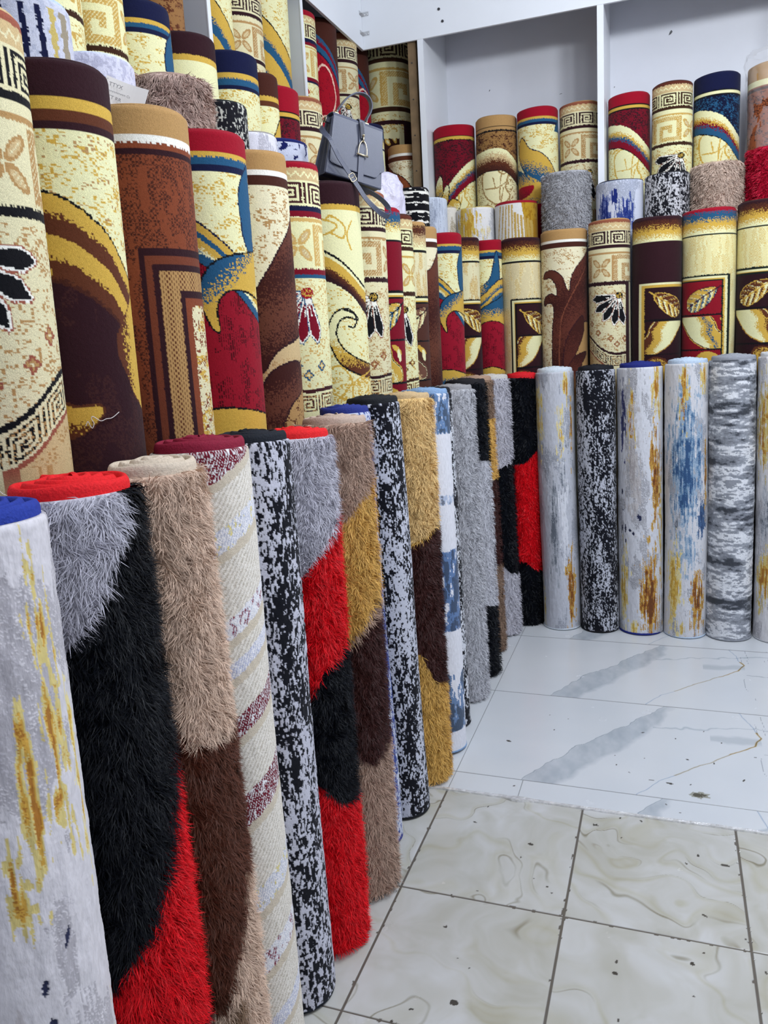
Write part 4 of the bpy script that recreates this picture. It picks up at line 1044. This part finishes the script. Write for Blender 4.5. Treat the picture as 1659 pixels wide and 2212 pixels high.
C_('white rug end with royal blue paint streaks', -.268, 5.054, .132, 2.479, abstract((206, 210, 224), [(-.6, .18, .4, .14, [(90, 104, 160), (30, 44, 112)], .6), (.3, .2, .4, .12, [(60, 76, 140), (30, 44, 112)], .5), (-.2, .09, .2, .06, [(30, 44, 112)], .4)], (182, 188, 206), .45), (34, 36, 60), GCB)
C_('black rug end with fine white vertical flecks', -.014, 5.04, .12, 2.487, distress((28, 28, 34), (196, 196, 200), .42, .008, .025), (30, 30, 34), GCB)
C_('shaggy taupe rug end left of the dark red one', .245, 5.055, .137, 2.512, blocks((196, 174, 158), []), (190, 166, 140), GCB, pile=.020, blade=(12000, .028, .003), vis=.45)
C_('shaggy dark red rug end at the right edge', .528, 5.059, .142, 2.56, blocks((178, 20, 50), []), (150, 20, 44), GCB, pile=.018, blade=(12000, .026, .003), vis=.45)

# --- left rack, front layer
def D_(label, x, y, R, z, pat, bind, **k):
    k.setdefault('vis', .5)
    return roll(label, k.pop('group', GD), x, y, x, y, z, R, pat, bind, **k)
D_('cream and gold greek rug at the top left behind the striped end', -1.67, 2.02, .115, 2.93, greek(PG_DK, .0, 1), GO, vis=.6)
D_('cream and gold greek key rug with a dark brown line at the top left', -1.675, 2.25, .103, 2.90, greek(PG_DK, .10, 1), CH, vis=.6)
D_('navy topped cream rug with gold and blue stripes at the top left', -1.675, 2.475, .122, 2.775,
   wave(CR, NV, ((.058, .072, GO), (.072, .086, BL), (.086, .100, NV)), cres=False), NV)
def d_D5(p):
    p.fill(CR); p.band(-1, .075, PL); p.band(.075, .095, GO); p.speck(p.v > .22, GO, .6, .02, 3)
D_('plain cream rug with a plum top and gold line in the left rack', -1.69, 2.765, .137, 2.767, d_D5, PL)
def d_D7(p):
    p.fill(CR); p.band(-1, .082, NV); p.band(.082, .102, GO); p.band(.102, .128, BL); p.band(.128, .142, NV); p.speck(p.v > .142, GO, .35, .03, 2)
    p.gshape([(-.75, .17), (-.45, .22), (.0, .29), (.5, .37), (1.2, .5), (-1.2, .55), (-.9, .24)], [GO, GO, BL], 100, (150, 50, 50), .006)
D_('navy topped rug with a gold leaf edged in red', -1.68, 3.09, .132, 2.80, d_D7, NV)
def d_D10(p):
    p.fill(CR); p.band(-1, .09, CH); p.band(.09, .11, GO); p.band(.11, .13, BR); p.speck(p.v > .13, GO, .3, .02, 2)
    d, y = p.arcs([(-1.5, .45), (-.5, .40), (0, .36), (.6, .27), (1.2, .12)], [(.4, GO)], BK, .01)
D_('brown topped cream rug with a gold lower corner, beside the navy topped rug', -1.645, 3.292, .088, 2.783, d_D10, CH)
D_('red topped rug with dark speckles and cream line in the left rack', -1.672, 3.485, .12, 2.775,
   arch(RED, GO, (112, 20, 36), PL, [CR, CR, GO, BL], [(-1.5, .22), (-.8, .23), (0, .25), (.5, .28), (1.3, .36)], rimw=.10, corner=False), RED)
D_('tan greek key rug left of the handbag', -1.68, 3.745, .13, 2.797, greek(PG_TAN, .04, 1), TA)
D_('navy topped striped rug directly behind the handbag', -1.70, 4.74, .128, 2.90, leafpanel([NV, NV, NV, BL, GO, CR], CR, NV, BU, (NV, BL, GO, CR), 1, .6, (.3, .44)), NV)
D_('cream rug with rust leaf and tan top in the corner right of the handbag', -1.61, 5.262, .105, 2.885, brownleaf('rust'), TA, vis=.55)
# left rack, back layer
def d_D4(p):
    p.fill((150, 108, 66)); d, y = p.arcs([(-1.5, .42), (0, .45), (.6, .52), (1.2, .62)], [(.2, [RU, TA])], BR, .01); p.speck(p.v > 0, BR, .7, .02, 1)
D_('tan rug with rust brown upper part behind the plum topped cream rug', -1.905, 3.00, .10, 3.40, d_D4, TA, vis=.8)
def bands_bg(v0, red=True, mir=1):
    def f(p):
        p.fill(CR); p.speck(p.v > 0, GO, .4, .02, 2)
        d, y = p.arcs([(-1.5*mir, v0), (-.6*mir, v0+.04), (0, v0+.09), (.6*mir, v0+.18), (1.2*mir, v0+.32)][::mir],
                      [(.06, GO), (.09, [GO, BL, BL]), (.05, GO), (.10, [GO, GO, BL, BL]), (.04, BL), (.05, [BL, GO, GO])], BK, .008)
        p.put(d > y, RED if red else CR)
    return f
D_('tall rug with blue and gold curved bands beside the left divider', -1.93, 3.40, .125, 3.40, bands_bg(.12), NV, vis=.8)
def d_D8(p):
    greek(PG_TAN, -.12, 1)(p)
D_('tall tan greek rug with flower panel between two blue and gold rugs', -1.945, 3.70, .14, 3.42, lambda p: greek(PG_TAN, -.03, 1, v_off=-.10)(p), TA, vis=.9)
D_('tall cream rug with wide blue and gold bands left of the grey divider', -1.945, 4.00, .14, 3.42, bands_bg(.06), NV, vis=.9)
D_('tall gold greek key rug with red flower, right of the grey divider', -1.935, 4.345, .13, 3.42, greek(PG_RED, -.02, 1, v_off=-.01), CH, vis=.9)
def redscroll(m):
    def f(p):
        p.fill((156, 18, 36)); p.band(-1, .05, PL); d, y = p.arcs([(-1.5, .05), (-.5, .06), (.2, .10), (.8, .2), (1.3, .4)], [(.05, [BL, BU]), (.035, BL), (.01, NV)], None)
        p.put(d < 0, CH); n = fbm(p.u/.01, p.v/.01, 3, 2); p.put((d > y) & (n > .62) & (p.h > .6), (110, 14, 30))
        p.stroke([(-.25+m, .30), (.1+m, .25), (.45+m, .30), (.6+m, .42), (.3+m, .52), (-.6+m, .52)], .010, (230, 190, 170))
        d = p.v-p.curve([(-1.5, .80), (-.6, .79), (-.2, .76), (.1, .80), (.5, .76), (1.2, .80)]); p.put(d > 0, WH); p.put(d > .05, RED)
    return f
D_('tall bright red rug with a thin pink scroll behind the handbag handle', -1.935, 4.665, .13, 3.48, redscroll(.2), PL, vis=.95)
D_('tall tan greek key rug between two red scroll rugs', -1.925, 4.975, .125, 3.50, greek(PG_TAN, .05, 1, v_off=-.02), PL, vis=.95)
D_('narrow dark red scroll rug in the corner beside the big greek rug', -1.93, 5.225, .115, 3.50, redscroll(.5), PL, vis=.95)
def bigfan(p):
    U, Rr, V0 = p.u, p.R, p.v; p.u = p.u/1.55; p.R = p.R/1.55; greek(PG_DK, -.155, 1, scale=1.55, v_off=.0)(p); p.u = U; p.R = Rr; p.v = V0/1.55
    v = V0
    q = v > .585
    p.put(q, CR); p.speck(q & (v < .66), (196, 160, 84), .8, .012, 3); p.put(q & (v < .612), PL)
    p.put(q & (p.s > .62), PL)
    inn = q & (v > .70) & (p.s > -.6) & (p.s < .42); p.put(inn, (56, 30, 24))
    for k, (a0, b0) in enumerate(((-.1, .72), (.2, .70), (-.35, .80), (.05, .82), (.3, .86))):
        e = p.ell(a0, b0/1.55*1.0, .022, .012, 30+20*k)
        p.put(inn & (e < 1), GO); p.put(inn & (e < .5), CR)
    for a0 in (-.35, -.12, .12, .34):
        p.put(inn & (v > .86) & (np.abs(p.s-a0-.06*np.sin(v*30)) < .05), WH); p.put(inn & (v > .88) & (np.abs(p.s-a0) < .022), BK)
D_('big cream and gold greek key rug with a dark fan panel in the corner', -1.765, 5.465, .152, 3.67, bigfan, CH, vis=1.25, knot=.004)

# --- back rack bays
def E_(label, x, y, R, z, pat, bind, **k):
    k.setdefault('vis', .62); return roll(label, GE, x, y, x, y, z, R, pat, bind, **k)
RB = [CR, CR, GO, BL, BU, BU]
E_('red topped rug with rainbow arch and gold leaves, first in the left back bay', -1.282, 5.291, .130, 2.958,
   arch(RED, GO, (112, 20, 36), PL, RB, [(-1.5, .50), (-.8, .44), (-.2, .33), (.4, .25), (1.0, .19), (1.4, .18)]), RED)
E_('tan topped rug with brown arch over cream leaf outlines', -1.015, 5.288, .128, 2.976,
   arch(TA, TA, (150, 112, 66), CH, [CR, TL, BR, CH], [(-1.5, .22), (-.8, .20), (-.2, .19), (.4, .20), (.9, .26), (1.4, .36)], vein=(160, 130, 80), corner=False, ground=(232, 226, 180)), TA)
def d_E3(p):
    wave((130, 16, 36), cres=False)(p)
    m = p.v > .14; p.put(m, CR); p.speck(m, GO, .5, .03, 2)
    p.gshape([(-.75, .16), (-.4, .23), (.1, .26), (.6, .32), (.95, .42), (1.3, .44), (1.2, .58), (.2, .46), (-.4, .40), (-.85, .30), (-.9, .22)], [GO, GO, BL, BL], 110, NV, .005)
    p.gshape([(-1.2, .34), (-.7, .36), (0, .42), (.8, .50), (1.3, .52), (1.3, .62), (-.2, .56), (-1.2, .56)], [BL, GO, GO, BL], 90)
    p.gshape([(-1.2, .46), (-.3, .44), (-.5, .50), (-1.2, .52)], [RED, BU], 90); p.put(p.v > .55, (130, 16, 36))
E_('red topped cream rug with a pointed gold and blue leaf', -.758, 5.284, .124, 2.987, d_E3, RED)
E_('tan greek key rug left of the narrow white divider', -.510, 5.315, .121, 2.989, greek(PG_TAN, -.12, 1), TA)
E_('red topped rug with arch and cream leaf outline, right of the narrow divider', -.228, 5.305, .117, 2.994,
   arch(RED, GO, (112, 20, 36), PL, RB, [(-1.5, .15), (-.8, .16), (-.2, .18), (.4, .23), (1.0, .31), (1.4, .36)], corner=False), RED)
E_('gold greek key rug with a dark brown rim in the right back bay', .010, 5.275, .112, 3.012, greek(PG_DK, .05, 1), CH)
E_('navy rug with rainbow arch over a cream leaf, tallest of the right back bay', .248, 5.32, .122, 3.03,
   arch(NV, CR, (18, 24, 50), BL, [CR, CR, GO, BU, BL, BL], [(-1.5, .18), (-.8, .18), (-.2, .20), (.4, .24), (1.0, .34), (1.4, .40)], corner=False, rimw=.09), NV)
def d_E8(p):
    p.fill((142, 78, 46)); p.band(-1, .085, TA); p.band(.085, .115, CR); p.band(.125, .14, CH); p.speck(p.v > .14, CH, .5, .03, 2); p.band(.46, .475, CH)
E_('rust brown rug with a tan top wrapped in clear plastic at the right edge', .540, 5.34, .130, 3.05, d_E8, TA)

# ================================================================== THINGS ON THE RUGS
M_LEA = plain('slate_grey_leather', (72, 76, 94), .40, bump=.12, bscale=420, spec=.45, var=.06, vscale=20)
M_LEAD = plain('dark_gusset_leather', (52, 54, 66), .5, bump=.12, bscale=420, spec=.4, var=.06, vscale=20)
M_EDG = plain('strap_edge_paint', (38, 38, 44), .4, var=.04)
M_GOLD = plain('pale_gold_hardware', (214, 200, 168), .22, metal=1, var=.03)
M_STI = plain('stitch_thread', (176, 178, 188), .7, var=.04)
bag = bpy.data.objects.new('handbag', None); COL.objects.link(bag); bag.empty_display_size = .1
bag.rotation_euler = (0, math.radians(12.5), math.radians(50))
_m = bag.rotation_euler.to_matrix(); _bl = Vector((-.1175, -.055, 0))
bag.location = Vector((-1.145, 2.785, 2.262))-_m @ _bl
tag(bag, 'slate grey leather handbag with a stirrup buckle and hanging strap, on the plum topped rug', 'handbag')
HB = .22
def yf(z, o=0.0): return -.055+.032*z/HB-o
def slab(y0b, y1b, y0t, y1t, w0, w1, h, mat, name, z0=0.0, bev=.004):
    v = [(-w0, y0b, z0), (w0, y0b, z0), (w0, y1b, z0), (-w0, y1b, z0), (-w1, y0t, h), (w1, y0t, h), (w1, y1t, h), (-w1, y1t, h)]
    f = [(3, 2, 1, 0), (4, 5, 6, 7), (0, 1, 5, 4), (1, 2, 6, 5), (2, 3, 7, 6), (3, 0, 4, 7)]
    o = mesh_obj(name, v, f, mat, bag); b = o.modifiers.new('bevel', 'BEVEL'); b.width = bev; b.segments = 3; return o
slab(-.055, -.040, -.026, -.016, .118, .104, .212, M_LEA, 'front_pocket', bev=.006)
slab(-.008, .002, -.006, .004, .116, .102, .214, M_LEAD, 'middle_divider')
slab(.040, .054, .016, .026, .120, .104, .222, M_LEA, 'back_panel', bev=.006)
for (a, c) in ((-.040, -.008), (.002, .040)):
    g = MB()
    for sx in (-1, 1):
        for y0, y1, y2 in ((a, (a+c)/2, c),):
            n = len(g.v)
            for y, ins in ((y0, .003), (y1, .020), (y2, .003)):
                g.v += [(sx*(.117-ins), y, .003), (sx*(.103-ins), y*.45, .205), (sx*(.117-ins-.003), y, .003), (sx*(.103-ins-.003), y*.45, .205)]
            for k in range(2):
                q = n+4*k; g.f += [(q, q+4, q+5, q+1), (q+2, q+3, q+7, q+6), (q, q+2, q+6, q+4), (q+1, q+5, q+7, q+3)]
            g.f += [(n, n+1, n+3, n+2), (n+8, n+10, n+11, n+9)]
    g.build('gusset', M_LEAD, bag)
MB().box(-.112, .112, -.046, .046, .002, .006).build('bottom_panel', M_LEAD, bag)
# flap: front face with notched lower edge, then a rounded turn over the top to the back
ol = [(-.102, .214), (.104, .214), (.109, .14), (.122, .078), (.121, .070), (.112, .062), (.103, .057), (.097, .047), (.090, .038), (.080, .034), (.04, .033), (-.03, .034), (-.07, .037), (-.098, .040), (-.106, .046), (-.106, .12)]
g = MB(); n = len(ol)
g.v += [(x, yf(z, .0065), z) for x, z in ol]+[(x, yf(z, .003), z) for x, z in ol]
g.f.append(tuple(range(n))); g.f.append(tuple(reversed(range(n, 2*n))))
for i in range(n): g.f.append((i, n+i, n+(i+1) % n, (i+1) % n))
pr = [(yf(.214, .0065), .214), (-.026, .222), (-.016, .227), (.01, .228), (.026, .224), (.031, .214), (.031, .19)]
b0 = len(g.v)
for y, z in pr: g.v += [(-.103, y, z), (.105, y, z), (-.103, y*.94, z-.0035), (.105, y*.94, z-.0035)]
for i in range(len(pr)-1):
    q = b0+4*i; g.f += [(q, q+1, q+5, q+4), (q+2, q+6, q+7, q+3), (q, q+4, q+6, q+2), (q+1, q+3, q+7, q+5)]
flap = g.build('flap', M_LEA, bag, bevel=.0012)
def dashes(path, name, parent, off=.0075, step=.0052):
    q = MB(); P_ = [Vector(p) for p in path]
    for a, b in zip(P_, P_[1:]):
        L = (b-a).length; k = max(1, int(L/step))
        for i in range(k):
            c0 = a.lerp(b, (i+.2)/k); c1 = a.lerp(b, (i+.75)/k); q.tube([c0, c1], .00045, 4)
    return q.build(name, M_STI, parent)
dashes([(x*.965, yf(z, .0072), z+(.004 if z < .1 else -.004)) for x, z in ol[2:]+[(-.099, .212)]], 'stitching', flap)
dashes([(-.108, yf(.05, .001), .045), (-.112, yf(.012, .001), .012), (-.10, yf(.005, .001), .006), (.10, yf(.005, .001), .006), (.112, yf(.012, .001), .012), (.111, yf(.05, .001), .045)], 'stitching', bag)
# belt down the middle, keeper loop, stirrup buckle, stud
zs = [.0, .03, .08, .14, .20, .214, .224, .232, .231]; ys = [yf(z, .0095) for z in zs[:6]]+[-.030, -.018, .022]
belt = MB().ribbon([(.020-.03*max(0, z-.05)*1.2, y, z) for y, z in zip(ys, zs)], [(0, -1, 0)]*6+[(0, -.7, .7), (0, -.2, 1), (0, 0, 1)], .024, .003).build('belt_strap', M_LEA, bag, bevel=.0008)
for sx in (-1, 1): dashes([(.020-.03*max(0, z-.05)*1.2+sx*.009, y-.0018, z) for y, z in list(zip(ys, zs))[:6]], 'stitching', belt)
kp = MB(); kp.ribbon([(.006, yf(.20, .012), .216), (.010, yf(.19, .015), .200), (.015, yf(.17, .015), .172), (.017, yf(.15, .014), .158)], [(0, -1, 0)]*4, .016, .003); kp.build('keeper_loop', M_LEAD, bag, bevel=.0008)
st = [(.002, .100), (.004, .126), (.010, .142), (.020, .151), (.030, .142), (.036, .126), (.038, .100)]
h = MB(); h.tube([(x, yf(z, .015), z) for x, z in spline(st, 6)], .0022, 10); h.tube([(-.003, yf(.099, .015), .099), (.043, yf(.099, .015), .099)], .0036, 12)
h.tube([(.020, yf(.152, .017), .146), (.018, yf(.162, .019), .166)], .003, 10); h.build('stirrup_buckle', M_GOLD, bag, smooth=True)
h = MB(); h.tube([(.018, yf(.17, .012), .170), (.018, yf(.17, .019), .170)], .0048, 14).tube([(.018, yf(.17, .019), .170), (.018, yf(.17, .023), .170)], .003, 12); h.build('stud', M_GOLD, bag, smooth=True)
# top handle
hp = spline([(-.082, 0, .226), (-.076, 0, .240), (-.066, 0, .262), (-.046, 0, .294), (-.018, 0, .320), (.014, 0, .331), (.042, 0, .325), (.057, 0, .303), (.056, 0, .276), (.046, 0, .250), (.042, 0, .230)], 5)
nr_ = []
for i in range(len(hp)):
    d = hp[min(i+1, len(hp)-1)]-hp[max(i-1, 0)]; nr_.append((-d[2], 0, d[0]))
MB().ribbon([tuple(p_) for p_ in hp], nr_, .022, .005).build('handle', M_LEA, bag, bevel=.0015)
for x in (-.082, .043): 
    q = MB(); q.box(x-.008, x+.008, -.014, .014, .226, .231); q.tube([(x, -.013, .229), (x, .013, .229), (x, .013, .238), (x, -.013, .238)], .0014, 8, True); q.build('handle_loop', M_GOLD, bag)
# side ring, clasp and shoulder strap
h = MB(); h.tube([(-.122, -.004+.010*math.cos(t), .196+.010*math.sin(t)) for t in np.linspace(0, 2*PI, 14, endpoint=False)], .0016, 8, True)
h.tube([(-.126, -.006, .190), (-.136, -.012, .176), (-.141, -.018, .160)], .0038, 10); h.build('clasp', M_GOLD, bag, smooth=True)
MB().box(-.121, -.100, -.010, .002, .188, .205).build('side_tab', M_LEAD, bag, bevel=.001)
sp3 = [(-.141, -.020, .158), (-.138, -.045, .135), (-.125, -.070, .112), (-.106, -.078, .084), (-.085, -.079, .058), (-.053, -.079, .030), (-.032, -.080, .011), (-.016, -.082, -.006), (.008, -.086, -.029),
       (.038, -.090, -.058), (.077, -.090, -.080), (.112, -.086, -.092), (.142, -.078, -.094), (.160, -.066, -.078), (.155, -.054, -.054), (.132, -.046, -.033), (.099, -.040, -.019), (.060, -.030, -.008), (.03, -.02, -.002)]
sq = spline(sp3, 5); N_ = len(sq); nv = []
for i in range(N_):
    t = i/N_; d = Vector(sq[min(i+1, N_-1)]-sq[max(i-1, 0)]).normalized()
    face = Vector((0, -1, .15)) if t < .5 else Vector((0, -1, .15)).lerp(Vector((.35, -.6, -.9)), min(1, (t-.5)*4))
    if t < .12: face = Vector((-1, -.5, 0)).lerp(Vector((0, -1, .15)), t/.12)
    nv.append(tuple(face-d*face.dot(d)))
strap = MB().ribbon([tuple(p_) for p_ in sq], nv, .019, .003).build('shoulder_strap', M_LEA, bag, bevel=.0008)
for sg in (-1, 1):
    path = []
    for i in range(8, int(N_*.62)):
        d = Vector(sq[i+1]-sq[i-1]).normalized(); nn = Vector(nv[i]).normalized(); path.append(Vector(sq[i])+d.cross(nn)*sg*.0072+nn*.0018)
    dashes(path, 'stitching', strap)
i = 33; d = Vector(sq[i+2]-sq[i-2]).normalized(); nn = Vector(nv[i]).normalized(); xx = d.cross(nn); c0 = Vector(sq[i])+nn*.0035
q = MB(); q.tube([c0+xx*a*.0125+d*b*.014 for a, b in ((-1, -.7), (-.7, -1), (.7, -1), (1, -.7), (1, .7), (.7, 1), (-.7, 1), (-1, .7))], .0016, 8, True); q.tube([c0-xx*.0125, c0+xx*.0125], .0013, 8)
q.build('strap_buckle', M_GOLD, strap, smooth=True)

# rug end bundled in crumpled lilac plastic, right of the handbag
def film_mat(name, c, alpha, rough=.18):
    m, nt, b = mat_new(name); b.inputs['Base Color'].default_value = (*lin(c), 1); b.inputs['Roughness'].default_value = rough; b.inputs['Alpha'].default_value = alpha
    tc = nt.nodes.new('ShaderNodeTexCoord'); n = nt.nodes.new('ShaderNodeTexNoise'); n.inputs['Scale'].default_value = 22; n.inputs['Detail'].default_value = 5; n.inputs['Distortion'].default_value = 1.5
    nt.links.new(tc.outputs['Object'], n.inputs['Vector']); bp = nt.nodes.new('ShaderNodeBump'); bp.inputs['Strength'].default_value = .8; bp.inputs['Distance'].default_value = .01
    nt.links.new(n.outputs['Fac'], bp.inputs['Height']); nt.links.new(bp.outputs[0], b.inputs['Normal']); return m
def crumple(name, prof, nz, amp, mat, parent, seed, a0=0, a1=2*PI, sq_=1.0):
    n = 72; z_ = np.linspace(0, 1, nz); pz = np.array(prof)
    aa = np.linspace(a0, a1, n); A2, Z2 = np.meshgrid(aa, z_)
    r = np.interp(Z2, np.linspace(0, 1, len(pz)), pz[:, 0]); z = np.interp(Z2, np.linspace(0, 1, len(pz)), pz[:, 1])
    cx, cy_ = np.cos(A2), np.sin(A2)
    nn = fbm(cx*3+7+Z2*2, cy_*3+z*14+9, seed, 4)-.5; rg = np.abs(fbm(cx*4+z*9+3, cy_*4+5-z*6, seed+5, 3)-.5)
    r = r+amp*(nn*1.6-rg*1.4)*np.clip(r/.05, 0, 1)
    v = np.stack([r*cx, r*cy_*sq_, z+amp*.4*nn], -1).reshape(-1, 3); i_ = np.arange(nz-1)[:, None]*n; j_ = np.arange(n-1)
    return mesh_obj(name, v, np.stack([i_+j_, i_+j_+1, i_+n+j_+1, i_+n+j_], -1).reshape(-1, 4), mat, parent, True)
wr = roll('rug end bundled in crumpled lilac plastic, right of the handbag', GC, -1.395, 4.12, -1.395, 4.12, 2.44, .10, abstract((214, 212, 222), [], (196, 194, 208), .3), (200, 200, 210), vis=.3)
crumple('plastic_wrap', [(.108, 2.0), (.114, 2.2), (.122, 2.30), (.128, 2.38), (.122, 2.45), (.09, 2.495), (.04, 2.515), (.0, 2.52)], 60, .022, film_mat('lilac_plastic_film', (222, 218, 238), .93, .3), wr, 5)
wr = [o for o in bpy.data.objects if o.get('label', '').startswith('rust brown rug with a tan top wrapped')][0]
crumple('plastic_wrap', [(.134, 2.45), (.136, 2.7), (.138, 2.9), (.142, 3.02), (.150, 3.08), (.135, 3.13), (.10, 3.12)], 60, .020, film_mat('clear_plastic_film', (235, 236, 240), .15, .12), wr, 9)

# paper label hanging from the lilac grey rug end
lb = bpy.data.objects.new('paper_label', None); COL.objects.link(lb)
tag(lb, 'white printed paper label hanging against the tan top of the rust brown rug', 'label')
M_PAP = plain('label_paper', (222, 218, 214), .7, bump=.1, bscale=30, var=.02)
M_INK = plain('label_ink', (120, 118, 120), .8, var=.05, vscale=200)
lw, lh = .100, .062
nx_ = 14; g = MB()
for k, o_ in enumerate((0, .0006)):
    for i in range(nx_+1):
        x = -lw/2+lw*i/nx_; yb_ = .006*math.sin(i/nx_*PI*1.1)+o_
        g.v += [(x, yb_, -lh/2), (x, yb_+.003, lh/2)]
m2 = 2*(nx_+1)
for i in range(nx_):
    a = 2*i; g.f += [(a, a+2, a+3, a+1), (m2+a, m2+a+1, m2+a+3, m2+a+2), (a, m2+a, m2+a+2, a+2), (a+1, a+3, m2+a+3, m2+a+1)]
g.f += [(0, 1, m2+1, m2), (m2-2, 2*m2-2, 2*m2-1, m2-1)]
g.build('paper', M_PAP, lb, smooth=False)
def text_mesh(txt, size, loc, mat, parent, name='printed_text', rot=(PI/2, 0, 0)):
    cu = bpy.data.curves.new('t', 'FONT'); cu.body = txt; cu.size = size; cu.extrude = .0002
    ob = bpy.data.objects.new('t', cu); COL.objects.link(ob); dg = bpy.context.evaluated_depsgraph_get(); me = bpy.data.meshes.new_from_object(ob.evaluated_get(dg))
    bpy.data.objects.remove(ob); me.materials.clear(); me.materials.append(mat); o = bpy.data.objects.new(name, me); COL.objects.link(o); o.parent = parent; o.location = loc; o.rotation_euler = rot
    return o
text_mesh('TTYX', .013, (-.040, -.0008, .008), M_INK, lb); text_mesh('mmmmmmm Ct', .008, (-.040, -.0008, -.006), M_INK, lb); text_mesh('TT RR', .012, (-.036, -.0008, -.022), M_INK, lb)
lb.location = (-1.228, 1.755, 2.275); lb.rotation_euler = (math.radians(-8), math.radians(20), math.radians(32))
MB().tube([(-.045, .001, .024), (-.08, .06, .05), (-.10, .16, .10)], .0007, 5).build('string', M_STI, lb)

# loose white thread clinging to the dark plum rug
th_pts = []
cB2 = (-1.182, 1.42); fB2 = math.atan2(-1.42, 1.182)
for a_, z_ in spline([(.02, 1.522), (.06, 1.531), (.09, 1.522), (.12, 1.517), (.15, 1.526), (.12, 1.536), (.15, 1.540), (.26, 1.530), (.36, 1.533), (.46, 1.534), (.60, 1.544)], 6):
    th_pts.append((cB2[0]+.1245*math.cos(fB2+a_), cB2[1]+.1245*math.sin(fB2+a_), z_))
tag(MB().tube(th_pts, .0009, 5).build('loose_thread', plain('white_thread', (214, 208, 206), .8, var=.05), smooth=True), 'curled white thread stuck on the dark plum rug', 'thread')
